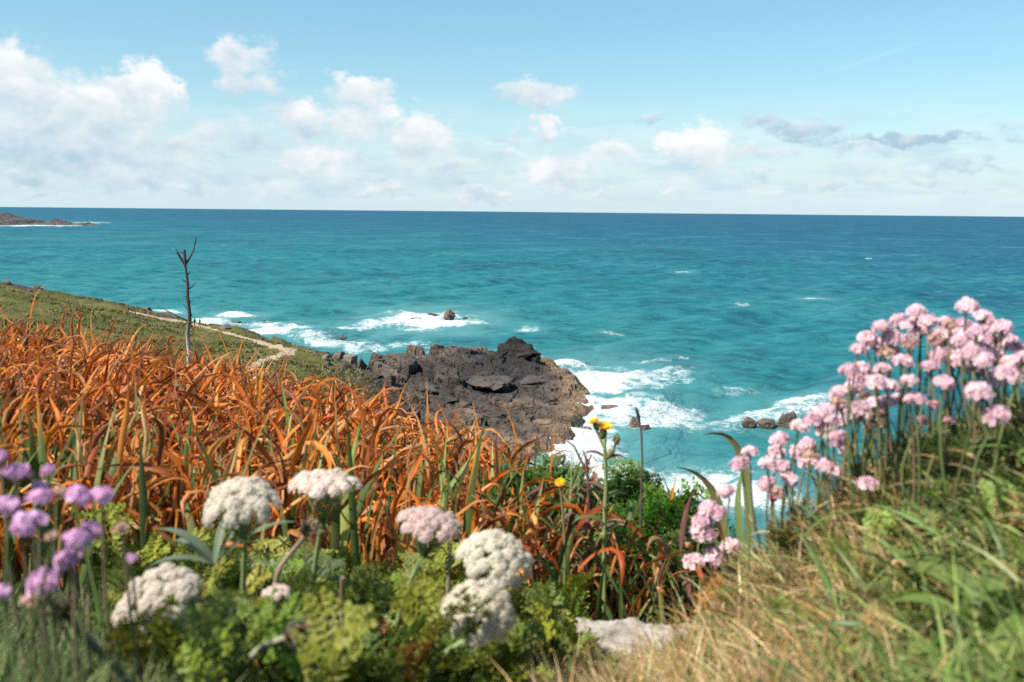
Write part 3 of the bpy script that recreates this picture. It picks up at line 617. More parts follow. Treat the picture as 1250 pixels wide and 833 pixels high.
# far headland and its skerry
def far_rock(name, pts, D0, dep, seed, label):
    xs = np.linspace(pts[0][0], pts[-1][0], 120); hs = np.interp(xs, [p[0] for p in pts], [p[1] for p in pts])
    vs = np.linspace(-1, 1, 26); out_ = []
    for u in vs:
        pr = max(0, 1-u*u)**.6; x = (xs-PW/2)/FPX*D0; y = D0*1.0+u*dep+0*xs
        z = hs*pr*(1+.0*u)+(fbm(xs/6+seed, np.full_like(xs, u*3), oct=4, seed=seed)-.5)*hs*.8*pr-1.5*(1-pr)-.3
        x = x+u*0
        out_.append(np.stack([x, y, z], -1))
    V_ = np.array(out_); mb = MB(); mb.add(V_.reshape(-1, 3), grid_faces(V_.shape[0], V_.shape[1])); o = mb.build(name, M_FARROCK, smooth=False)
    return tag(o, label, 'headland')
far_rock('headland', [(-500, 60), (-200, 40), (-60, 26), (0, 19), (8, 16), (20, 12), (33, 9), (38, 4), (42, 0)], 1870, 130, 5, 'distant low rocky headland on the horizon')
far_rock('skerry', [(42, 0), (48, 3), (56, 4), (66, 7), (72, 10), (78, 8), (86, 4.5), (96, 3), (103, 5), (108, 5), (114, 2), (118, 0)], 1880, 40, 6, 'low dark skerry trailing off the distant headland')

# ------------------------------------------------------------------ walkers on the path
def plain(name, col, rough=.8):
    m, n, out = new_mat(name); p_ = n.n('ShaderNodeBsdfPrincipled'); pos = n.n('ShaderNodeTexCoord').outputs['Object']
    n.put(p_.inputs['Base Color'], n.mix(n.noise(pos, 9, 3, .6), tuple(.8*c for c in col), tuple(1.15*c for c in col))); p_.inputs['Roughness'].default_value = rough
    n.t.links.new(p_.outputs[0], out.inputs[0]); return m
M_SKIN = plain('skin', (.5, .3, .2)); M_HAIR = plain('hair', (.03, .02, .015))
def person(px, py, height, rot, stride, top, legs, label):
    loc = hill_at(px, py); k = height/1.75
    v = [(0, 0, .95), (0, 0, 1.15), (0, -.01, 1.38), (0, 0, 1.47), (0, .01, 1.56), (0, .02, 1.66),
         (.10, 0, .90), (.11, stride*.5+.02, .50), (.11, stride, .07), (.11, stride+.14, .03), (-.10, 0, .90), (-.11, -stride*.3+.03, .50), (-.11, -stride, .09), (-.11, -stride+.14, .03),
         (.20, 0, 1.38), (.25, -.05, 1.12), (.25, .06, .90), (.25, .09, .82), (-.20, 0, 1.38), (-.25, .02, 1.12), (-.25, .14, .92), (-.25, .18, .84)]
    e = [(0, 1), (1, 2), (2, 3), (3, 4), (4, 5), (0, 6), (6, 7), (7, 8), (8, 9), (0, 10), (10, 11), (11, 12), (12, 13), (2, 14), (14, 15), (15, 16), (16, 17), (2, 18), (18, 19), (19, 20), (20, 21)]
    rad = [.15, .14, .15, .065, .085, .10, .095, .065, .045, .035, .095, .065, .045, .035, .07, .05, .038, .035, .07, .05, .038, .035]
    me = bpy.data.meshes.new('person'); me.from_pydata([tuple(np.array(q)*k) for q in v], e, []); o = bpy.data.objects.new('person', me); COL.objects.link(o)
    md = o.modifiers.new('skin', 'SKIN'); md.use_smooth_shade = True
    for i, s_ in enumerate(me.skin_vertices[0].data): s_.radius = (rad[i]*k, rad[i]*k*.85); s_.use_root = i == 0
    o.modifiers.new('sub', 'SUBSURF').levels = 1
    dg = bpy.context.evaluated_depsgraph_get(); ev = bpy.data.meshes.new_from_object(o.evaluated_get(dg)); o.modifiers.clear(); o.data = ev; ev.name = 'person'
    ev.materials.clear()
    for m_ in (legs, top, M_SKIN): ev.materials.append(m_)
    for p_ in ev.polygons:
        z = p_.center.z/k; p_.material_index = 2 if z > 1.47 or (abs(p_.center.x/k) > .2 and z < .9) else (1 if z > .93 else 0); p_.use_smooth = True
    mb = MB(); a = np.linspace(0, np.pi*2, 13)[:-1]; rings = []
    for t in np.linspace(.05, 1.75, 7): rings.append(np.stack([np.sin(t)*.105*np.cos(a), -.015+np.sin(t)*.115*np.sin(a)-.02*t, 1.68+.115*np.cos(t)+.03*np.sin(a)+0*a], -1))
    Vh = np.array(rings)*k; i_ = np.arange(6)[:, None]*12; j_ = np.arange(12)[None]; F_ = np.stack([i_+j_, i_+12+j_, i_+12+(j_+1) % 12, i_+(j_+1) % 12], -1).reshape(-1, 4)
    mb.add(Vh.reshape(-1, 3), F_); mb.build('hair', M_HAIR, o)
    o.location = loc; o.rotation_euler = (0, 0, rot); return tag(o, label, 'person', 'hikers on the coast path')
person(233.5, 397.5, 1.75, R(70), .18, plain('navy_jacket', (.03, .035, .06)), plain('dark_trousers', (.02, .02, .025)), 'hiker in dark clothes right behind the bare stem')
person(237.2, 398.3, 1.80, R(60), .22, plain('black_jacket', (.015, .015, .018)), plain('black_trousers', (.012, .012, .014)), 'hiker in black walking between two companions')
person(244.0, 399.6, 1.78, R(75), .2, plain('slate_jacket', (.05, .05, .09)), plain('grey_trousers', (.12, .11, .11)), 'hiker in slate jacket and paler trousers, farthest along the path')

# ------------------------------------------------------------------ orange withered montbretia
def ground_pts(k, pxr, Dr, dens=None):
    px = rng.uniform(pxr[0], pxr[1], k); D = np.sqrt(rng.uniform(Dr[0]**2, Dr[1]**2, k)); d = rays(px, np.full(k, 600.0))
    x, y = d[:, 0]*D, d[:, 1]*D; return np.stack([x, y, G(x, y)-.01], -1), px, D
U = lambda a, b, k: rng.uniform(a, b, k)
def hue(k, cols, jit=.18):
    c = np.asarray(cols)[rng.integers(0, len(cols), k)]; return c*np.exp(rng.normal(0, jit, (k, 1)))*np.exp(rng.normal(0, .06, (k, 3)))
ORANGE = [(.52, .16, .025), (.46, .13, .022), (.56, .21, .05), (.50, .24, .09), (.36, .085, .018), (.56, .18, .02), (.22, .07, .025), (.58, .29, .12), (.30, .10, .03), (.60, .24, .04), (.16, .055, .025), (.46, .30, .14), (.13, .06, .03)]
GREEN = [(.10, .15, .035), (.13, .19, .05), (.17, .22, .07), (.08, .12, .03), (.22, .24, .08)]
def dry_cols(base_green=.5):
    def fn(t, B):
        o = hue(B, ORANGE)*np.array([1.10, .98, .80]); g = hue(B, GREEN); gb = rng.beta(.8, 1.6, B)*base_green
        f = sst(t[None], gb[:, None]*.6, gb[:, None]+.22); tip = sst(t[None], .8, 1.0)*U(0, .6, B)[:, None]
        c = g[:, None]*(1-f[..., None])+o[:, None]*f[..., None]
        return c*(1-tip[..., None])+np.array([.25, .07, .025])*tip[..., None]
    return fn
def green_cols(t, B):
    g = hue(B, GREEN); o = hue(B, ORANGE); s_ = U(.75, 1.3, B); f = sst(t[None], s_[:, None], s_[:, None]+.2)
    return g[:, None]*(1-f[..., None])+o[:, None]*f[..., None]
strap = lambda t: np.clip(np.minimum(.6+t*1.6, 1)*np.minimum(1, (1.03-t)*4.5)*(.82+.18*np.cos(t*17)), .05, 1)
mb = MB()
def orange_batch(k, pxr, Dr, L=(.30, .52), keep=None):
    b, px, D = ground_pts(k, pxr, Dr)
    if keep is not None: kk = keep(px, D); b, px, D = b[kk], px[kk], D[kk]
    k = len(b); edge_ = sst(px, 600, 720)
    a = rng.normal(R(80), 1.6, k); near_ = 1-.25*sst(D, 2.4, 1.6)
    kw = dict(base=b, length=U(L[0], L[1], k)*(1-.2*edge_)*near_, width=U(.005, .0125, k), az0=a, lean=U(.02, .30, k), bend=np.where(rng.random(k) < .5, U(.4, 2.2, k), U(1.8, 4.6, k)), power=U(1.6, 5.0, k), roll0=U(-.8, .8, k), twist=rng.normal(0, 3.0, k), swirl=rng.normal(0, 1.5, k))
    pos = blades(MB(), **kw, seg=16, kink=1.0, colfn=dry_cols()); qx, qy = proj(pos)
    ok = (qy > np.interp(qx, SILO[0], SILO[1])+12*np.sin(qx*.045)*np.sin(qx*.021+1)+8-rng.gamma(1.1, 13, k)[:, None]).all(1)
    kw = {q: v[ok] for q, v in kw.items()}
    blades(mb, **kw, seg=16, fold=.45, kink=1.0, colfn=dry_cols(), shape=strap)
SILO = ([-200, 0, 100, 200, 300, 400, 450, 500, 560, 620, 660, 700, 760], [374, 386, 398, 418, 434, 462, 478, 498, 517, 536, 552, 570, 600])
lim = lambda px, D: (px < 640+60*(2.5-D)) & (D > 1.55+.35*sst(px, -50, 100)*0)
orange_batch(1500, (-160, 700), (1.55, 2.6), keep=lim)
orange_batch(2500, (-160, 680), (2.5, 3.6), keep=lim)
orange_batch(2600, (-160, 660), (3.5, 4.9), L=(.30, .55), keep=lim)
# short curled litter filling the base
b, px, D = ground_pts(450, (-150, 660), (1.5, 4.2)); k = len(b)
b[:, 2] += U(.0, .14, k)
blades(mb, b, U(.12, .24, k), U(.006, .012, k), U(0, 6.28, k), U(.3, 1.3, k), U(.8, 3.0, k), 1.5, U(-1, 1, k), rng.normal(0, 2.5, k), 9, fold=.3, swirl=rng.normal(0, 1.4, k), colfn=dry_cols(.1))
# green strap leaves still standing between
b, px, D = ground_pts(640, (-150, 720), (1.45, 3.0)); k = len(b)
blades(mb, b, U(.20, .37, k), U(.009, .017, k), rng.normal(R(60), 1.2, k), U(.02, .3, k), U(.05, .7, k), 1.6, U(-.7, .7, k), rng.normal(0, .5, k), 9, fold=.2, colfn=green_cols)
o = mb.build('withered_leaves', M_DRY); tag(o, 'mass of curled orange withered strap leaves on the slope', 'withered leaves', kind='stuff')

def plant(name, base, leaves, label, cat, group, mat=M_LEAF, fold=.2):
    """leaves: (tip px, tip py, tip D, base offset x, width, bow vector, colour base, colour tip)"""
    t_ = empty(name, base, label, cat, group)
    for (tip, w, bow, c0, c1, tw) in leaves:
        n_ = 15; t = np.linspace(0, 1, n_)[:, None]; tip = np.asarray(tip)-np.asarray(base)
        pts = tip*t+np.asarray(bow)*np.sin(np.pi*t)*(.4+t)
        d = np.gradient(pts, axis=0); d /= np.linalg.norm(d, axis=1)[:, None]
        cam_dir = np.asarray(base)+pts-np.array([0, 0, H]); s = np.cross(d, cam_dir); s /= np.linalg.norm(s, axis=1)[:, None]; u = np.cross(s, d)
        ro = tw[0]+(tw[1]-tw[0])*t; s = s*np.cos(ro)+u*np.sin(ro); u = np.cross(s, d)
        wd = w*.5*np.clip(np.minimum(.6+t*1.5, 1)*np.minimum(1, (1.02-t)*2.6), .05, 1)
        V_ = np.stack([pts-s*wd, pts+u*wd*fold*2, pts+s*wd], 1)
        k_ = np.arange(n_-1)[:, None]*3+np.arange(2)[None]; F_ = np.stack([k_, k_+1, k_+4, k_+3], -1).reshape(-1, 4)
        c = np.asarray(c0)*(1-t**2)+np.asarray(c1)*t**2
        mb = MB(); mb.add(V_.reshape(-1, 3), F_, np.repeat(c, 3, 0)); mb.build('leaf', mat, t_)
    return t_
def gpt(px, D, py=600):
    d = rays(px, py)*D; return np.array([d[0], d[1], float(G(d[0], d[1]))-.01])
g1, g2, g3, or1, or2, br = (.12, .18, .05), (.19, .25, .09), (.26, .36, .06), (.62, .20, .035), (.70, .30, .08), (.22, .08, .03)
SG = 'green strap leaves standing in the orange mass'
STAND = [  # base px, D, tips [(px,py,width m, bow x, bow y)], colours, label
 (45, 1.75, [(42, 500, .020, -.01)], g1, g1, 'broad dark green strap leaf between orange leaves above lilac thrift', SG), (65, 1.8, [(30, 520, .014, .02), (100, 585, .014, -.02)], g1, g2, 'pair of slim dark green strap leaves above the lilac thrift', SG),
 (140, 2.1, [(141, 493, .022, 0)], g2, g2, 'short pale blunt green strap leaf catching the sun', SG), (170, 2.2, [(164, 460, .016, .01), (172, 480, .012, -.01)], g1, g2, 'pale-edged upright green leaf above the silvery plantain', SG),
 (240, 2.0, [(205, 505, .016, .03)], g1, g2, 'green leaf leaning shoreward above the topmost white umbel', SG), (262, 1.9, [(240, 560, .02, .02), (270, 545, .018, 0)], g1, g2, 'dark green leaf pair just behind the topmost white umbel', SG),
 (368, 2.4, [(343, 462, .017, .01)], g1, g3, 'tall green leaf with bright lime tip above orange mass', SG), (350, 2.1, [(322, 520, .016, .02)], g2, g2, 'wide green leaf leaning behind the flat pink umbel', SG), (330, 2.0, [(328, 545, .010, 0), (318, 560, .012, .01)], g1, g2, 'two thin green leaves rising left of the flat pink umbel', SG),
 (428, 2.0, [(447, 555, .014, 0)], g1, g2, 'slim upright green leaf right of the flat pink umbel', SG), (510, 2.0, [(515, 545, .02, 0)], g2, g2, 'stout green leaf above the tilted pink umbel', SG), (545, 2.1, [(532, 560, .016, .0)], g1, g1, 'dark green leaf above and right of the tilted pink umbel', SG),
 (590, 2.0, [(580, 555, .015, .01), (602, 590, .012, -.01)], g2, g2, 'fresh green leaf pair left of the leafy bushes', SG), (618, 1.9, [(622, 560, .008, .01)], or1, or1, 'single narrow orange leaf standing in front of the bush', 'orange leaves standing clear of the mass')]
for (bx, D, tips, c0, c1, lb, gp) in STAND:
    b = gpt(bx, D); L = []
    for (tx, ty, w, bw) in tips: L.append((P(tx, ty, D), w, (bw, -.02, 0), c0, c1, (.1, .5)))
    plant('strap_leaf_plant', b, L, lb, 'strap-leaved plant', gp)
OG = 'orange leaves standing clear of the mass'
OST = [(175, 3.6, [(112, 378, .014, -.05, .03)], 'orange leaf blown flat against the green hillside'), (150, 3.5, [(108, 396, .013, -.05, .05)], 'orange leaf with lit bent tip below the blown-flat one'),
 (270, 3.3, [(232, 393, .014, .05, .02)], 'pinkish orange leaf arching below the hikers'), (298, 3.3, [(262, 396, .012, .03, .02)], 'brown-orange leaf crossing below the cove rock'), (60, 3.8, [(3, 374, .012, -.03, .0)], 'orange leaf tip lifted against the hillside near the frame edge'),
 (525, 3.6, [(521, 465, .018, 0, 0)], 'upright flame-shaped orange leaf against the grey outcrop'), (555, 3.5, [(528, 482, .012, .04, .03)], 'thin orange leaf arching against the grey outcrop'), (632, 3.2, [(577, 490, .012, -.03, .10)], 'long orange leaf arched over the dark outcrop'), (640, 3.2, [(612, 486, .012, .03, .05)], 'orange leaf drooping below the arched one'),
 (400, 3.9, [(330, 436, .012, 0, .06)], 'thin orange leaf arching in front of the sandy path'), (205, 3.0, [(262, 455, .012, -.05, .06)], 'pale green-orange leaf arching by the foot of the bare stem')]
for (bx, D, tips, lb) in OST:
    b = gpt(bx, D); L = [(P(tx, ty, D), w, (bw, 0, bz), or1 if i_ % 2 == 0 else or2, or2 if tx != 262 or ty < 440 else g2, (.2, 1.0)) for i_, (tx, ty, w, bw, bz) in enumerate(tips)]
    plant('withered_leaf_plant', b, L, lb, 'withered leaf', OG, M_DRY)
# dark curved leaves on the seaward edge in the middle
MG = 'dark leaves on the seaward edge'
for (bx, D, tx, ty, w, bw, bz, c0, c1, lb) in [(925, 1.5, 858, 531, .014, .03, .085, g2, br, 'long green leaf with brown tip curving over the sea'), (905, 1.55, 825, 570, .016, .03, .06, g2, br, 'olive leaf with reddish tip leaning over the foam'), (800, 1.9, 796, 585, .008, -.01, .02, or1, br, 'short rusty leaf on the bush skyline'), (826, 1.9, 805, 573, .008, .02, .03, br, br, 'thin brown curved leaf on the bush skyline'),
     (818, 1.9, 826, 578, .014, -.01, .01, or1, or1, 'crumpled rusty leaf standing above the rounded bush'), (905, 1.5, 838, 595, .007, .02, .04, br, br, 'thin red-brown leaf running down toward the thrift'), (695, 1.9, 678, 525, .007, -.02, .01, br, or1, 'thin dark red leaf standing before the foam'), (930, 1.45, 912, 560, .012, -.02, .02, g2, g2, 'broad green leaf rising beside the shoreward thrift pair')]:
    plant('strap_leaf_plant', gpt(bx, D), [(P(tx, ty, D), w, (bw, 0, bz), c0, c1, (.1, .7))], lb, 'strap-leaved plant', MG)

# ------------------------------------------------------------------ thin bare stem (small dead tree)
tb = gpt(229, 5.2); tb = P(229, 520, 5.2); tb[2] = min(tb[2], float(G(tb[0], tb[1])))
t_ = empty('dead_tree', tb, 'thin bare dark dead stem with forked top, standing above orange leaves', 'dead tree')
def tp(px, py): return P(px, py, 5.2)-tb
bark = (.075, .06, .06); mb = MB()
pts = [(0, 0, 0), tp(229, 470), tp(231, 432), tp(228.8, 408), tp(231.6, 385), tp(229, 362), tp(229, 345), tp(226, 322)]
cc = np.array([(.30, .26, .23), (.42, .38, .35), (.50, .46, .43), (.22, .19, .18), bark, bark, bark, bark])
tube(mb, pts, [.0112, .0108, .0105, .010, .009, .0078, .0068, .0052], 8, cc); mb.build('trunk', M_BARK, t_)
for pp, r0, r1 in [([(226, 324), (221, 316), (217, 308), (214.5, 310)], .0075, .005), ([(226, 324), (225.5, 314), (225, 305)], .0095, .007), ([(226.5, 323), (231, 316), (236, 306), (238, 298), (240, 289)], .0065, .0025), ([(229, 354), (232, 352), (235, 350), (239, 344)], .004, .0015), ([(228, 345), (225, 343), (222, 341)], .0045, .002),
                   ([(229, 372), (231.5, 369), (233, 367)], .004, .002), ([(228, 336), (231, 334), (232, 331)], .004, .002), ([(230, 390), (233, 386), (235, 384)], .004, .002), ([(230, 392), (218, 387), (205, 380), (192, 374)], .0045, .0012), ([(225.5, 312), (222.5, 309), (221, 308)], .004, .002), ([(229, 397), (232, 396), (235, 394)], .005, .003), ([(217, 308), (214, 303)], .003, .001), ([(236, 306), (239, 303)], .0025, .001), ([(229, 365), (226, 362), (223, 362)], .003, .001), ([(230, 378), (226, 375), (224, 371)], .003, .001), ([(230, 412), (234, 409), (238, 404)], .003, .001)]:
    mb = MB(); tube(mb, [tp(*q) for q in pp], np.linspace(r0, r1, len(pp)), 6, bark); mb.build('branch', M_BARK, t_)

# ------------------------------------------------------------------ ferny foliage
def fern_leaf(seed, L=.12, np_=8):
    r = np.random.default_rng(seed); v = []; f = []
    def fan(o, d, w_, ln):
        d = d/np.linalg.norm(d); s = np.cross(d, (0, 0, 1)); s /= np.linalg.norm(s)+1e-9; k = len(v); zz = np.array([0, 0, 1.0])
        pr = [o, o+d*ln*.45-s*w_*.5+zz*ln*.06, o+d*ln*.8-s*w_*.3, o+d*ln, o+d*ln*.8+s*w_*.3, o+d*ln*.45+s*w_*.5+zz*ln*.06]
        v.extend(pr); f.append((k, k+1, k+2, k+3)); f.append((k, k+3, k+4, k+5))
    xs = np.linspace(.22, 1, np_)
    def rach(t): return np.array([t*L, 0, L*.28*math.sin(t*2.2)])
    for t in np.linspace(0, .95, 8):          # midrib
        a, b = rach(t), rach(min(1, t+.14)); k = len(v); w_ = .0011*(1.2-t)
        v.extend([a+(0, w_, 0), a-(0, w_, 0), b-(0, w_, 0), b+(0, w_, 0)]); f.append((k, k+1, k+2, k+3))
    for t in xs:
        ln = L*.42*math.sin(math.pi*min(1, (1.12-t)))**.8*r.uniform(.85, 1.15)
        for sg in (-1, 1):
            an = R(55)*sg*r.uniform(.85, 1.15); d = np.array([math.cos(an), math.sin(an), r.uniform(-.1, .45)]); o = rach(t)
            m_ = 5
            for j in range(1, m_+1):
                oo = o+d*ln*j/m_*.9; lf = ln*.33*(1.25-j/m_*.75)*r.uniform(.8, 1.2)
                for s2 in (-1, 1):
                    a2 = an+s2*R(50)*r.uniform(.8, 1.2); dd_ = np.array([math.cos(a2), math.sin(a2), r.uniform(-.3, .7)]); fan(oo, dd_, lf*.5, lf)
                    fan(oo+dd_*lf*.4, np.array([math.cos(a2+.8), math.sin(a2+.8), r.uniform(-.3, .6)]), lf*.35, lf*.55)
            k = len(v); sd = np.array([-d[1], d[0], 0])*.0006; v.extend([o+sd, o-sd, o+d*ln-sd, o+d*ln+sd]); f.append((k, k+1, k+2, k+3))
            fan(o+d*ln*.85, d, ln*.14, ln*.24)
    fan(rach(1.0), np.array([1, 0, 0.0]), L*.1, L*.12)
    return np.array(v), np.array(f)
LEAFT = [fern_leaf(i) for i in range(6)]
def rotm(a, tilt, roll):
    ca, sa = np.cos(a), np.sin(a); ct, st = np.cos(tilt), np.sin(tilt); cr_, sr = np.cos(roll), np.sin(roll)
    Rz = np.array([[ca, -sa, 0], [sa, ca, 0], [0, 0, 1]]); Ry = np.array([[ct, 0, -st], [0, 1, 0], [st, 0, ct]]); Rx = np.array([[1, 0, 0], [0, cr_, -sr], [0, sr, cr_]])
    return Rz@Ry@Rx
def fern_fill(mb, bases, sc, cols, tilt=(.2, 1.2), jit=.2):
    cl_ = hue(len(bases), cols, jit)
    for i, b in enumerate(bases):
        v, f = LEAFT[rng.integers(0, 6)]
        M_ = rotm(rng.uniform(0, 6.28), rng.uniform(*tilt), rng.normal(0, .5)); s_ = rng.uniform(*sc)
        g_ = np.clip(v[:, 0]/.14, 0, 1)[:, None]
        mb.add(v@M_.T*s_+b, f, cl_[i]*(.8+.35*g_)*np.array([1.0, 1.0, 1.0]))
FG = [(.088, .128, .016), (.14, .18, .02), (.20, .22, .026), (.045, .075, .012), (.24, .25, .03), (.09, .13, .02), (.15, .185, .04)]
mb = MB()
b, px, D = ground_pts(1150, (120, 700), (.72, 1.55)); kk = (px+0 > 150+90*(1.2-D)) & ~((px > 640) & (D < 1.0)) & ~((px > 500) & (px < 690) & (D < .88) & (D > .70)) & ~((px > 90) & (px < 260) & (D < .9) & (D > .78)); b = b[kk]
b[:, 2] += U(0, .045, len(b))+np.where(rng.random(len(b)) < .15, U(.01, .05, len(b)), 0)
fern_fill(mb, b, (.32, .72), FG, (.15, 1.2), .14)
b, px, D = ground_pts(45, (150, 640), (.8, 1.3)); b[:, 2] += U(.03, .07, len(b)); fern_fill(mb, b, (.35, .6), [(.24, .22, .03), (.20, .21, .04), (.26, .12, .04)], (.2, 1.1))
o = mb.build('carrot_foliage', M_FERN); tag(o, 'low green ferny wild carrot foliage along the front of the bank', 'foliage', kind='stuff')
def bush(px, D, py_top, w, seed, label, cols, k=150, sc=(.6, 1.1)):
    b0 = gpt(px, D); top = P(px, py_top, D); h = max(.06, top[2]-b0[2]-.12)
    mb = MB(); t = U(0, 1, k)**.7; a = U(0, 6.28, k); rr = w*.5*np.sqrt(U(0, 1, k))*np.sqrt(np.clip(1.05-t**2, .05, 1))
    bs = np.stack([rr*np.cos(a), rr*np.sin(a)*.8, t*h], -1)
    fern_fill(mb, bs, sc, cols, (.1, 1.2), .22)
    o = mb.build('leafy_bush', M_FERN); o.location = b0
    st = MB()
    for i in range(7): st_a = rng.uniform(0, 6.28); tube(st, curve((0, 0, 0), (w*.3*math.cos(st_a), w*.3*math.sin(st_a), h*.9), (0, 0, .02)), np.linspace(.0035, .0015, 8), 5, (.14, .17, .06))
    st.build('stem', M_STEM, o); return tag(o, label, 'bush', 'green bushes on the bank edge')
DG = [(.05, .11, .02), (.07, .15, .025), (.09, .18, .03), (.12, .20, .035), (.045, .09, .02)]
bush(655, 1.95, 565, .22, 1, 'dark green ferny bush at the end of the orange leaves', DG, 150); bush(700, 1.9, 590, .20, 2, 'green bush tangled behind the low yellow flower', DG, 130); bush(752, 1.95, 575, .20, 6, 'green bush behind the yellow sow thistle stem', DG, 130)
bush(815, 1.85, 600, .26, 3, 'bright green rounded bush above the stone', [(.08, .17, .02), (.11, .22, .03), (.14, .25, .035), (.06, .13, .02)], 240); bush(860, 1.75, 640, .2, 4, 'small green bush behind the low thrift group', DG, 150); bush(770, 1.8, 640, .2, 5, 'shaded bush between the stone and the rounded bush', DG, 130)

# reddish ragged leaves on the bush skyline
mb = MB(); b, px, D = ground_pts(620, (620, 900), (1.55, 2.1)); k = len(b); b[:, 2] += U(.0, .20, k)
blades(mb, b, U(.06, .15, k), U(.004, .010, k), U(0, 6.28, k), U(0, .9, k), U(.2, 2.4, k), 1.6, U(-1, 1, k), rng.normal(0, 2, k), 8, swirl=rng.normal(0, 1, k), fold=.3,
       col=hue(k, [(.50, .16, .04), (.25, .09, .05), (.13, .17, .05), (.10, .15, .04), (.16, .07, .06), (.40, .22, .10)]))
b, px, D = ground_pts(150, (640, 905), (1.45, 1.9)); k = len(b)
blades(mb, b, U(.10, .20, k), U(.004, .009, k), U(0, 6.28, k), U(0, .3, k), U(.1, .9, k), 1.6, U(-1, 1, k), rng.normal(0, .6, k), 8, fold=.2, col=hue(k, [(.11, .17, .04), (.09, .14, .03), (.20, .22, .07), (.45, .16, .04)]))
o = mb.build('ragged_leaves', M_DRY); tag(o, 'ragged green and russet leaves filling the middle of the bank', 'leaves', kind='stuff')

# ------------------------------------------------------------------ fine grasses
def grass(name, label, batches, cat='grass'):
    mb = MB()
    for (k, pxr, Dr, L, w, cols, lean, bend, zoff, keep) in batches:
        b, px, D = ground_pts(k, pxr, Dr)
        if keep is not None: kk = keep(px, D); b, px, D = b[kk], px[kk], D[kk]
        k = len(b); short = 1-.55*((px > 715) & (px < 915) & (D > 1.10)); cl_ = short*fbm(b[:, 0]*14, b[:, 1]*14, oct=2, seed=33); b[:, 2] += zoff
        blades(mb, b, U(L[0], L[1], k)*(.65*short+.7*cl_), U(w[0], w[1], k), U(0, 6.28, k), U(lean[0], lean[1], k), U(bend[0], bend[1], k), 1.5, U(-1, 1, k), rng.normal(0, .8, k), 5, fold=.2, col=hue(k, cols, .25))
    o = mb.build(name, M_GRASS); return tag(o, label, cat, kind='stuff')
DRYG = [(.46, .31, .14), (.56, .42, .22), (.36, .23, .10), (.62, .48, .28), (.30, .24, .08), (.20, .20, .06), (.42, .22, .08)]
GRN = [(.12, .18, .04), (.16, .23, .05), (.20, .27, .07), (.09, .14, .035), (.28, .28, .10)]
THG = [(.05, .09, .025), (.08, .13, .035), (.13, .18, .055), (.03, .055, .015), (.19, .19, .07)]
grass('dry_grass', 'fine dry tan grass in front of the stone and thrift bank', [(9000, (640, 1130), (.66, 1.12), (.04, .10), (.0008, .0018), DRYG, (.1, 1.1), (.2, 1.5), 0, lambda p, D: p+rng.normal(0, 50, len(p)) < 1120),
   (1300, (660, 1000), (1.05, 1.35), (.03, .075), (.0008, .0016), DRYG, (.1, .9), (.2, 1.3), 0, lambda p, D: ~((p > 745) & (p < 895) & (D > 1.15))), (1500, (560, 760), (.7, 1.1), (.03, .07), (.0008, .0016), DRYG+GRN, (.1, .9), (.2, 1.3), 0, None), (160, (700, 1080), (.84, 1.15), (.08, .13), (.0009, .0016), DRYG, (.05, .5), (.1, .9), 0, None)])
grass('bank_grass', 'green grass and straw over the sunny bank under the thrift', [(5200, (880, 1450), (.85, 1.35), (.025, .065), (.0012, .0026), GRN, (.2, 1.1), (.3, 1.6), 0, None), (1600, (900, 1450), (.8, 1.2), (.04, .09), (.0010, .0022), DRYG, (.3, 1.2), (.2, 1.4), 0.01, None), (2600, (1060, 1450), (.6, 1.0), (.04, .10), (.0015, .003), GRN, (.2, 1.1), (.3, 1.6), 0, None), (900, (930, 1450), (.7, 1.15), (.02, .05), (.003, .007), [(.45, .33, .18), (.55, .43, .28), (.36, .18, .07), (.22, .15, .09)], (.5, 1.4), (.2, 1.8), .01, None)])
grass('thrift_cushion', 'dense narrow dark green thrift leaves below the pink flower clump', [(4200, (1040, 1450), (1.0, 1.32), (.04, .075), (.0012, .002), THG, (.0, .7), (.1, .9), .01, lambda p, D: p > 1040+250*(1.25-D)*.5), (1400, (880, 1080), (1.0, 1.3), (.03, .07), (.0012, .002), THG, (.0, .8), (.1, .9), 0, None)])
grass('cushion_grass', 'grey-green narrow thrift leaves under the lilac flowers', [(1500, (-140, 250), (.50, .82), (.05, .11), (.0014, .0026), THG, (.0, .6), (.1, 1.0), .0, None), (5200, (-140, 330), (.60, 1.35), (.04, .095), (.0014, .0026), THG, (.0, .8), (.1, 1.1), .0, lambda p, D: p < 330-160*sst(D, 1.0, .6)+rng.normal(0, 30, len(p))), (1000, (-140, 260), (.6, 1.3), (.05, .1), (.001, .0018), [(.30, .27, .16), (.20, .2, .1)], (.0, .6), (.1, .8), 0, None)])
mb = MB(); b, px, D = ground_pts(230, (910, 1420), (.72, 1.25)); b[:, 2] += U(0, .02, len(b)); fern_fill(mb, b, (.25, .5), [(.10, .15, .03), (.15, .20, .04), (.20, .23, .05), (.07, .10, .02), (.26, .18, .07)], (.1, 1.2))
o = mb.build('bank_herbs', M_FERN); tag(o, 'small ferny herbs scattered through the bank grass', 'herbs', kind='stuff')
grass('edge_grass', 'short tan grass creeping over the edges of the stone slab', [(420, (715, 905), (1.12, 1.20), (.02, .05), (.0009, .0018), DRYG+GRN, (.1, .9), (.2, 1.3), .012, None), (160, (712, 750), (1.15, 1.36), (.03, .07), (.0009, .0018), DRYG+GRN, (.1, .8), (.2, 1.3), .01, None), (160, (868, 905), (1.15, 1.36), (.03, .06), (.0009, .0018), DRYG, (.1, .8), (.2, 1.3), .01, None)])
